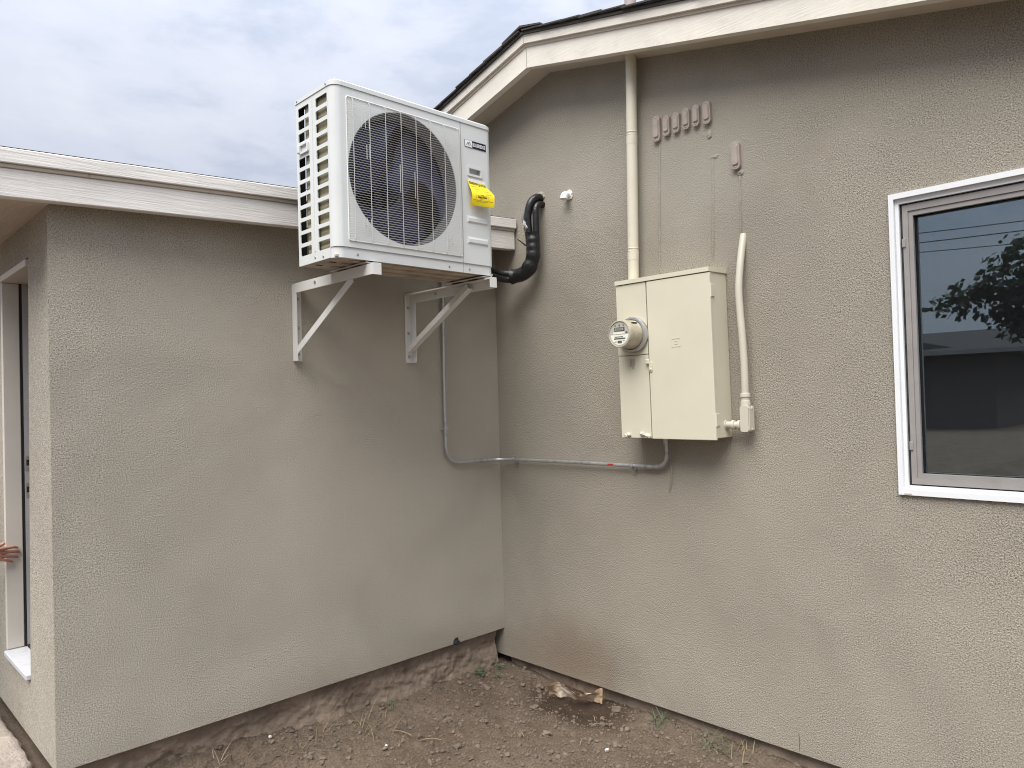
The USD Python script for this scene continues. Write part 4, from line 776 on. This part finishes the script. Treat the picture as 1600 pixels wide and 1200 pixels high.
Xc = X + 0.035 * V + e * 0.015; Gc = np.stack([Xc, Y, Zc], -1)
obj('cardboard_scrap', cat(sheet(Gc), sheet((Gc + [0.0015, 0, -0.003])[::-1])), m_card, smooth=True, label='torn tan cardboard scrap lying on the dark damp soil by the gable wall', cat='scrap')

ico1 = trimesh.creation.icosphere(1); ico2 = trimesh.creation.icosphere(2)
def clod(c, r, seed, sub=1):
    b = (ico1 if sub == 1 else ico2); v = b.vertices; q = np.random.default_rng(seed)
    k = 1 + 1.1 * (meshkit.noise(v * 1.9 + q.uniform(0, 90, 3)) - 0.5); s = q.uniform(0.65, 1.2, 3) * [1, 1, 0.8]
    a = q.uniform(0, 6.28); R = np.array([[math.cos(a), -math.sin(a), 0], [math.sin(a), math.cos(a), 0], [0, 0, 1]])
    return (v * k[:, None] * s) @ R.T * r + c, b.faces
N = 24000
px_, py_ = rng.uniform(-2.5, 0.03, N), rng.uniform(-2.3, 0.06, N)
dens = 0.25 + 0.9 * meshkit.fbm(np.stack([px_ * 2.2, py_ * 2.2, 0 * px_], -1), 3, 4)
cr_ = np.minimum(0.0028 * (rng.random(N) + 0.015) ** -0.42, 0.0155)
ok = (px_ + py_ > -3.0) & (rng.random(N) < dens) & ~((np.hypot((px_ - PIT[0]) / 0.16, (py_ - PIT[1]) / 0.24) < 0.8) & (rng.random(N) < 0.8))
px_, py_, cr_ = px_[ok], py_[ok], cr_[ok]; pz_ = ground_h(px_, py_)
protos = []
for k in range(60):
    protos.append(clod(np.zeros(3), 1.0, 10 + k)[0])
protos = np.array(protos)
vv = protos[rng.integers(0, 60, len(px_))] * cr_[:, None, None] + np.stack([px_, py_, pz_ + cr_ * 0.35], -1)[:, None, :]
ff = ico1.faces[None] + (np.arange(len(px_)) * len(ico1.vertices))[:, None, None]
vs, fs = [vv.reshape(-1, 3)], [ff.reshape(-1, 3)]
obj('soil_clods', trimesh.Trimesh(np.vstack(vs), np.vstack(fs), process=False), m_clod, smooth=False, label='crumbs and small clods of dry soil strewn over the ground', cat='soil clods', kind='stuff')
big = [(-0.50, -0.30, 0.020), (-0.30, -0.55, 0.022), (-0.20, -0.95, 0.020), (-0.75, -0.35, 0.018), (-0.15, -0.30, 0.022), (-0.9, -0.6, 0.02), (-0.33, -0.17, 0.017), (-0.08, -0.38, 0.024), (-0.52, -0.85, 0.019), (-0.02, -0.90, 0.026)]
for i, (x, y, r) in enumerate(big):
    v, f = clod(np.array([x, y, gz(x, y) + r * 0.4]), r, 900 + i, 2)
    where = ['beside the wing foundation', 'in the middle of the bare ground', 'in front of the damp patch', 'left of the bare corner', 'close to the inside corner', 'at the bottom of the picture, left of centre', 'just in front of the small weeds', 'behind the cardboard scrap', 'at the bottom of the picture, centre', 'right of the cardboard scrap, against the wall'][i]
    obj('soil_clod', trimesh.Trimesh(v, f, process=False), m_clod, smooth=True, label='larger brown soil clod ' + where, cat='clod', group='larger soil clods')
for i, (x, y, r, l) in enumerate([(-0.434, -1.169, 0.010, 'white pebble near the bottom centre of the soil'), (-1.579, 0.02, 0.008, 'tiny white pebble near the wing foundation'), (-1.15, -0.35, 0.007, 'pale grey pebble among dry straws')]):
    v, f = clod(np.array([x, y, gz(x, y) + r * 0.5]), r, 500 + i, 2); obj('pebble', trimesh.Trimesh(v, f, process=False), m_pebble, smooth=True, label=l, cat='pebble')

def bladestrip(p, d, L, w, curl, n=6):
    p, d = np.array(p, float), np.array(d, float); sd_ = np.cross(d, [0, 0, 1]); sd_ /= np.linalg.norm(sd_) + 1e-9; pts = []
    q = p.copy(); dd = d.copy()
    for i in range(n):
        ww = w * (1 - (i / (n - 1)) ** 1.5) + 0.0003; pts.append([q - sd_ * ww, q + sd_ * ww]); q = q + dd * L / (n - 1); dd = dd + np.array([0, 0, -curl / n]); dd /= np.linalg.norm(dd)
    return sheet(np.array(pts))
def tuft(name, label, x, y, n, L, w, m, spread, catg, group=None, curl=1.2):
    q = np.random.default_rng(int(abs(x * 1000) + abs(y * 777))); t = thing(name, label, catg, (x, y, gz(x, y)), group); bl = []
    for k in range(n):
        a = q.uniform(0, 6.28); px, py = x + q.normal(0, spread), y + q.normal(0, spread); d = np.array([math.cos(a) * 0.7, math.sin(a) * 0.7, q.uniform(0.4, 1.3)]); d /= np.linalg.norm(d)
        bl.append(bladestrip((px, py, gz(px, py) - 0.003), d, L * q.uniform(0.5, 1.15), w * q.uniform(0.7, 1.2), curl * q.uniform(0.4, 1.6)))
    obj('blades', cat(*bl), m, t, smooth=True); return t
tuft('grass_tuft', 'thin green grass tuft against the gable wall, right of the cardboard', -0.045, -1.19, 26, 0.15, 0.0016, m_weed, 0.030, 'grass', 'grass tufts')
tuft('grass_tuft', 'straggly green grass tuft by the gable wall near the bottom edge', -0.06, -1.56, 34, 0.13, 0.0016, m_weed, 0.05, 'grass', 'grass tufts')
tuft('grass_tuft', 'yellowish grass tuft nearest the bottom right of the soil', -0.05, -1.66, 30, 0.11, 0.0016, m_dry, 0.06, 'grass', 'grass tufts')
tuft('grass_tuft', 'sparse dry grass on the open soil left of the middle', -1.10, -0.18, 24, 0.15, 0.0013, m_dry, 0.07, 'grass', 'grass tufts')
tuft('grass_tuft', 'low grey green tuft along the wing foundation', -0.92, 0.0, 22, 0.08, 0.0016, m_weed, 0.03, 'grass', 'grass tufts')
tuft('grass_tuft', 'faint dry blades left of the open soil', -1.45, -0.10, 18, 0.11, 0.0012, m_dry, 0.07, 'grass', 'grass tufts')
tuft('grass_tuft', 'dry root hairs hanging at the wing foundation', -1.28, 0.01, 10, 0.12, 0.0012, m_straw, 0.04, 'grass', 'grass tufts')
tuft('grass_tuft', 'dry twiggy grass heap in the lower left of the soil', -1.86, 0.00, 26, 0.10, 0.002, m_straw, 0.06, 'grass', 'grass tufts')
def weed(label, x, y, n, size):
    q = np.random.default_rng(int(abs(x * 1000) + 5)); t = thing('weed', label, 'weed', (x, y, gz(x, y)), 'small weeds in the corner'); lv, st = [], []
    for k in range(n):
        a = q.uniform(0, 6.28); r = size * q.uniform(0.1, 0.6); h = size * q.uniform(0.2, 0.7); px, py = x + r * math.cos(a), y + r * math.sin(a); g = gz(px, py)
        st.append(tube(np.array([(x, y, g - 0.005), ((x + px) / 2, (y + py) / 2, g + h * 0.6), (px, py, g + h)]), 0.0012, 5))
        for j in range(3):
            b = q.uniform(0, 6.28); d = np.array([math.cos(b), math.sin(b), q.uniform(-.1, .5)]); lv.append(bladestrip((px, py, g + h), d / np.linalg.norm(d), size * 0.35, size * 0.09, 0.6, 5))
    obj('stem', cat(*st), m_weed, t); obj('leaves', cat(*lv), m_weed, t, smooth=True)
weed('small green weed at the foot of the foundation, left of the corner', -0.235, -0.04, 14, 0.055)
weed('small green weed nearest the inside corner', -0.09, -0.05, 9, 0.045)
weed('small grey green weed in front of the corner', -0.19, -0.13, 8, 0.035)
for i, (x, y, a, L, l) in enumerate([(-0.46, -1.03, 0.5, 0.07, 'straw at the bottom right of the bare soil'), (-0.95, -0.45, 2.4, 0.11, 'long pale straw left of centre on the soil'), (-0.6, -0.75, 1.2, 0.06, 'short straw in the middle of the soil'), (-1.02, -0.30, 1.9, 0.12, 'pale straw leaning by the dry grass'), (-0.25, -0.95, -.4, 0.06, 'straw in front of the damp patch'), (-1.65, -0.12, 0.2, 0.13, 'dark twig at the lower left of the soil'), (-0.16, -0.86, 0.9, 0.05, 'curled straw at the edge of the damp patch')]):
    d = np.array([math.cos(a), math.sin(a)]); P = [(x + d[0] * L * (t - .5), y + d[1] * L * (t - .5), gz(x, y) + 0.012 + 0.01 * math.sin(t * 3.1)) for t in np.linspace(0, 1, 6)]
    obj('straw', tube(np.array(P), 0.0018, 5), m_straw if 'twig' not in l else m_bark, smooth=True, label=l, cat='straw')

# ------------------------------------------------------------------ person at the left edge (only the hand shows)
per = thing('person', 'person at the left edge whose hand rests on the door jamb', 'person', (-3.15, 1.0, 0.30))
def skel(js, bones, ref=0.02, it=8):
    m = m3.Manifold()
    for a, b in bones:
        (pa, ra), (pb, rb) = js[a], js[b]
        m = m + m3.Manifold.batch_hull([m3.Manifold.sphere(ra, 20).translate(tuple(pa)), m3.Manifold.sphere(rb, 20).translate(tuple(pb))])
    t = tm(m.refine_to_length(ref)); t = trimesh.Trimesh(t.vertices, t.faces, process=True); trimesh.smoothing.filter_taubin(t, iterations=it); return t
ox, oy, oz = -3.15, 1.02, 0.30
H = lambda x, y, z: np.array([ox + x, oy + y, oz + z])
WR = np.array([-2.615, 0.885, 1.100])
J = {'ank': (H(-.02, -.10, .08), .042), 'toe': (H(.14, -.12, .035), .032), 'knee': (H(0, -.10, .46), .058), 'hip': (H(-.02, -.09, .86), .085),
     'ank2': (H(-.02, .10, .08), .042), 'toe2': (H(.14, .12, .035), .032), 'knee2': (H(0, .10, .46), .058), 'hip2': (H(-.02, .09, .86), .085),
     'pel': (H(-.02, 0, .93), .115), 'waist': (H(0, 0, 1.08), .105), 'ch': (H(-.01, 0, 1.26), .12), 'shl': (H(0, -.16, 1.36), .062), 'shr': (H(0, .16, 1.36), .062),
     'neck': (H(0, 0, 1.45), .052), 'hd': (H(.02, 0, 1.60), .088), 'hd2': (H(.03, 0, 1.54), .07), 'nose': (H(.115, 0, 1.565), .014), 'chin': (H(.075, 0, 1.505), .03),
     'elb': (H(.20, -.19, 1.06), .042), 'wr': (WR, .026), 'elb2': (H(-.03, .22, 1.06), .042), 'wr2': (H(.03, .23, .82), .028), 'h2': (H(.05, .225, .73), .03)}
B = [('toe', 'ank'), ('ank', 'knee'), ('knee', 'hip'), ('toe2', 'ank2'), ('ank2', 'knee2'), ('knee2', 'hip2'), ('hip', 'pel'), ('hip2', 'pel'), ('pel', 'waist'), ('waist', 'ch'), ('ch', 'shl'), ('ch', 'shr'), ('ch', 'neck'), ('neck', 'hd2'), ('hd2', 'hd'), ('hd2', 'chin'), ('hd', 'nose'),
     ('shl', 'elb'), ('elb', 'wr'), ('shr', 'elb2'), ('elb2', 'wr2'), ('wr2', 'h2')]
# fine right hand reaching to the jamb
PALM = [np.array([-2.590 + 0.0, 0.888, 1.112]), np.array([-2.530, 0.893, 1.118]), np.array([-2.530, 0.895, 1.103]), np.array([-2.531, 0.895, 1.088]), np.array([-2.534, 0.893, 1.074])]
J.update({'pw': (np.array([-2.600, 0.886, 1.100]), .020), 'k1': (PALM[1], .0105), 'k2': (PALM[2], .0108), 'k3': (PALM[3], .0105), 'k4': (PALM[4], .0095)})
B += [('wr', 'pw'), ('pw', 'k1'), ('pw', 'k2'), ('pw', 'k3'), ('pw', 'k4'), ('k1', 'k2'), ('k2', 'k3'), ('k3', 'k4')]
nails = []
for nm, k, d1, d2, d3, l in (('f1', 'k1', (1, .15, .16), (1, .35, -.05), (1, .5, -.30), (.036, .024, .020)), ('f2', 'k2', (1, .15, -.02), (1, .35, -.14), (1, .5, -.30), (.041, .027, .021)),
                             ('f3', 'k3', (1, .15, -.18), (1, .35, -.26), (1, .5, -.34), (.038, .025, .020)), ('f4', 'k4', (1, .15, -.36), (1, .32, -.42), (1, .45, -.5), (.029, .019, .017))):
    p = J[k][0]; prev = k
    for i, (d, ll, rr) in enumerate(zip((d1, d2, d3), l, (.0078, .0070, .0058))):
        d = np.array(d) / np.linalg.norm(d); p = p + d * ll; J[f'{nm}{i}'] = (p, rr * (0.88 if nm == 'f4' else 1)); B.append((prev, f'{nm}{i}')); prev = f'{nm}{i}'
    nails.append((p, d))
J.update({'t0': (np.array([-2.572, 0.880, 1.122]), .013), 't1': (np.array([-2.542, 0.872, 1.140]), .0088), 't2': (np.array([-2.518, 0.876, 1.150]), .0072)})
B += [('pw', 't0'), ('t0', 't1'), ('t1', 't2')]
fine = {'wr', 'pw', 'k1', 'k2', 'k3', 'k4', 't0', 't1', 't2'} | {f'f{a}{b}' for a in (1, 2, 3, 4) for b in range(3)}
coarse = skel(J, [b for b in B if not (b[0] in fine and b[1] in fine)], 0.025, 8)
hand = skel(J, [b for b in B if b[0] in fine and b[1] in fine] + [('elb', 'wr')][:0], 0.004, 5)
body = (solid(coarse) + solid(hand)) if True else None
bd = obj('body', tm(body), m_skin, per, smooth=True)
for p, d in nails: obj('fingernail', lump(p + np.array([0, -0.0052, 0]) + d * 0.0015, (.0045, .0012, .0034), 1, 0.0), m_nail, bd, smooth=True)
for s in (-1, 1): obj('eye', lump(H(.098, .032 * s, 1.59), (.008, .012, .010), 2, 0.0), m_dialw, bd, smooth=True)
for s in (-1, 1): obj('ear', lump(H(.015, .088 * s, 1.575), (.018, .010, .028), 3, 0.1), m_skin, bd, smooth=True)
obj('mouth', lump(H(.098, 0, 1.525), (.008, .022, .006), 5, 0.0), m_nail, bd, smooth=True)
def grow(keys, g): return {k: (J[k][0], J[k][1] + g) for k in keys}
sh = dict(J); 
for k in ('pel', 'waist', 'ch', 'shl', 'shr', 'elb', 'elb2'): sh[k] = (J[k][0], J[k][1] + .016)
half = {'m1': ((J['shl'][0] * .45 + J['elb'][0] * .55), .064), 'm2': ((J['shr'][0] * .45 + J['elb2'][0] * .55), .064), 'hem': (H(-.02, 0, .90), .128)}
sh.update(half)
obj('shirt', skel(sh, [('hem', 'waist'), ('waist', 'ch'), ('ch', 'shl'), ('ch', 'shr'), ('shl', 'm1'), ('shr', 'm2')], 0.025, 6), m_shirt, per, smooth=True)
tr_ = {k: (J[k][0], J[k][1] + .016) for k in ('ank', 'ank2', 'knee', 'knee2', 'hip', 'hip2', 'pel')}
obj('trousers', skel(tr_, [('ank', 'knee'), ('knee', 'hip'), ('ank2', 'knee2'), ('knee2', 'hip2'), ('hip', 'pel'), ('hip2', 'pel')], 0.025, 6), m_denim, per, smooth=True)
obj('hair', skel({'a': (H(-.01, 0, 1.625), .092), 'b': (H(-.03, 0, 1.57), .085)}, [('a', 'b')], 0.02, 4), m_hair, per, smooth=True)
for s in ('toe', 'toe2'): 
    a = 'ank' if s == 'toe' else 'ank2'
    obj('shoe', skel({'a': (J[s][0], .042), 'b': (J[a][0] - [0, 0, .035], .046)}, [('a', 'b')], 0.02, 4), m_ink, per, smooth=True)

# ------------------------------------------------------------------ what the window mirrors: yard behind the camera
def leafy(center, radii, n, size, seed, droop=0.3):
    q = np.random.default_rng(seed); V, F = [], []; o = 0
    d = q.normal(size=(n, 3)); d /= np.linalg.norm(d, axis=1)[:, None]; rr = q.random(n) ** 0.45
    P = np.array(center) + d * rr[:, None] * np.array(radii); keep = meshkit.fbm(P * 1.6, 3, seed) > 0.44
    for p in P[keep]:
        a = q.uniform(0, 6.28); t = np.array([math.cos(a), math.sin(a), -droop - q.uniform(0, .8)]); t /= np.linalg.norm(t); s = np.cross(t, q.normal(size=3)); s /= np.linalg.norm(s); L = size * q.uniform(.6, 1.2)
        V += [p, p + t * L * .45 + s * L * .32, p + t * L, p + t * L * .45 - s * L * .32]; F += [[o, o + 1, o + 2], [o, o + 2, o + 3]]; o += 4
    return trimesh.Trimesh(np.array(V), F, process=False)
tree = thing('mulberry_tree', 'dark leafy tree branch mirrored in the window glass', 'tree', (-8.0, -4.2, 0.06))
tp = catmull([(-8.0, -4.2, 0.0), (-7.95, -4.1, 1.2), (-7.8, -3.8, 2.3), (-7.6, -3.3, 3.3)], 5)
trunk = obj('trunk', tube(tp, [0.20, 0.14, 0.10], 12), m_bark, tree, smooth=True)
br = [((-7.6, -3.3, 3.3), (-7.2, -2.4, 3.7), (-6.8, -1.5, 3.2), (-6.65, -0.8, 2.85)), ((-7.6, -3.3, 3.3), (-7.6, -2.5, 4.2), (-7.3, -1.7, 4.0)), ((-7.6, -3.3, 3.3), (-7.9, -3.6, 4.6)), ((-7.2, -2.4, 3.7), (-6.9, -1.7, 2.8), (-6.8, -1.3, 2.5))]
for b in br: obj('limb', tube(catmull(b, 5), [0.07, 0.03, 0.008], 7), m_bark, tree, smooth=True)
leaves = [leafy((-7.6, -3.4, 4.6), (1.5, 1.5, 1.1), 2600, 0.13, 1), leafy((-6.95, -1.75, 3.15), (0.55, 0.75, 0.50), 1500, 0.12, 2), leafy((-6.75, -1.15, 2.85), (0.3, 0.45, 0.30), 420, 0.115, 3), leafy((-6.68, -0.72, 2.75), (0.16, 0.22, 0.20), 70, 0.11, 4), leafy((-6.85, -1.55, 2.55), (0.25, 0.45, 0.25), 420, 0.115, 5), leafy((-7.2, -2.5, 3.7), (0.8, 0.9, 0.7), 1500, 0.13, 6), leafy((-6.85, -1.35, 2.95), (0.35, 0.55, 0.45), 700, 0.115, 11)]
obj('crown', cat(*leaves), m_leaf, tree)
nb = thing('neighbour_house', 'low gabled house across the yard mirrored dark in the window glass', 'house', (-26, 6, 0.06))
obj('wall', cat(bx(-30, -24.6, 2.9, 14, 0.05, 2.75)), m_farwall, nb)
obj('gable', extr(Polygon([(2.9, 2.75), (8.4, 4.1), (14, 2.75)]), -24.8, -24.6, 'yz'), m_farwall, nb)
rfa = extr(Polygon([(1.7, 2.50), (8.4, 4.05), (8.4, 4.20), (1.7, 2.66)]), -31, -24.0, 'yz'); 
obj('roof', cat(bx(-29.5, -24.2, 2.1, 15, 2.76, 2.9)), m_farroof, nb)
hip = trimesh.convex.convex_hull(np.array([(-31, 2.0, 2.9), (-24.0, 2.0, 2.9), (-31, 15, 2.9), (-24.0, 15, 2.9), (-27.5, 2.4, 3.75), (-27.5, 15, 3.75)]))
obj('roof', hip, m_farroof, nb)
obj('trim', bx(-24.05, -23.95, 1.95, 15, 2.78, 2.92), m_fartrim, nb)
obj('window', bx(-24.6, -24.52, 5.0, 6.4, 1.1, 2.1), m_gasket, nb)
dvx, dvy = np.meshgrid(np.linspace(-24.2, -9.0, 8), np.linspace(-40, 40, 8), indexing='ij')
obj('added_road', sheet(np.stack([dvx, dvy, 0 * dvx + 0.125], -1)), m_asphalt, label='dark asphalt sheet added across the yard to darken the low window reflection', kind='structure')  # unseen asphalt, added so the ground mirrors darker in the window
for i, (a, b) in enumerate([((-18.77, 3.39, 5.96), (-19.3, 0.92, 5.92)), ((-16.92, 2.82, 5.37), (-17.4, 0.56, 5.35)), ((-20.72, 4.02, 5.76), (-21.3, 1.33, 5.67))]):
    a, b = np.array(a), np.array(b); d = b - a; P = np.array([a + d * t + [0, 0, 0.012 * (t * t)] for t in np.linspace(-3.5, 5, 12)])
    obj('utility_wire', tube(P, 0.013, 5), m_cable, label=['upper', 'middle', 'lower'][i] + ' overhead wire mirrored in the window glass', cat='wire')
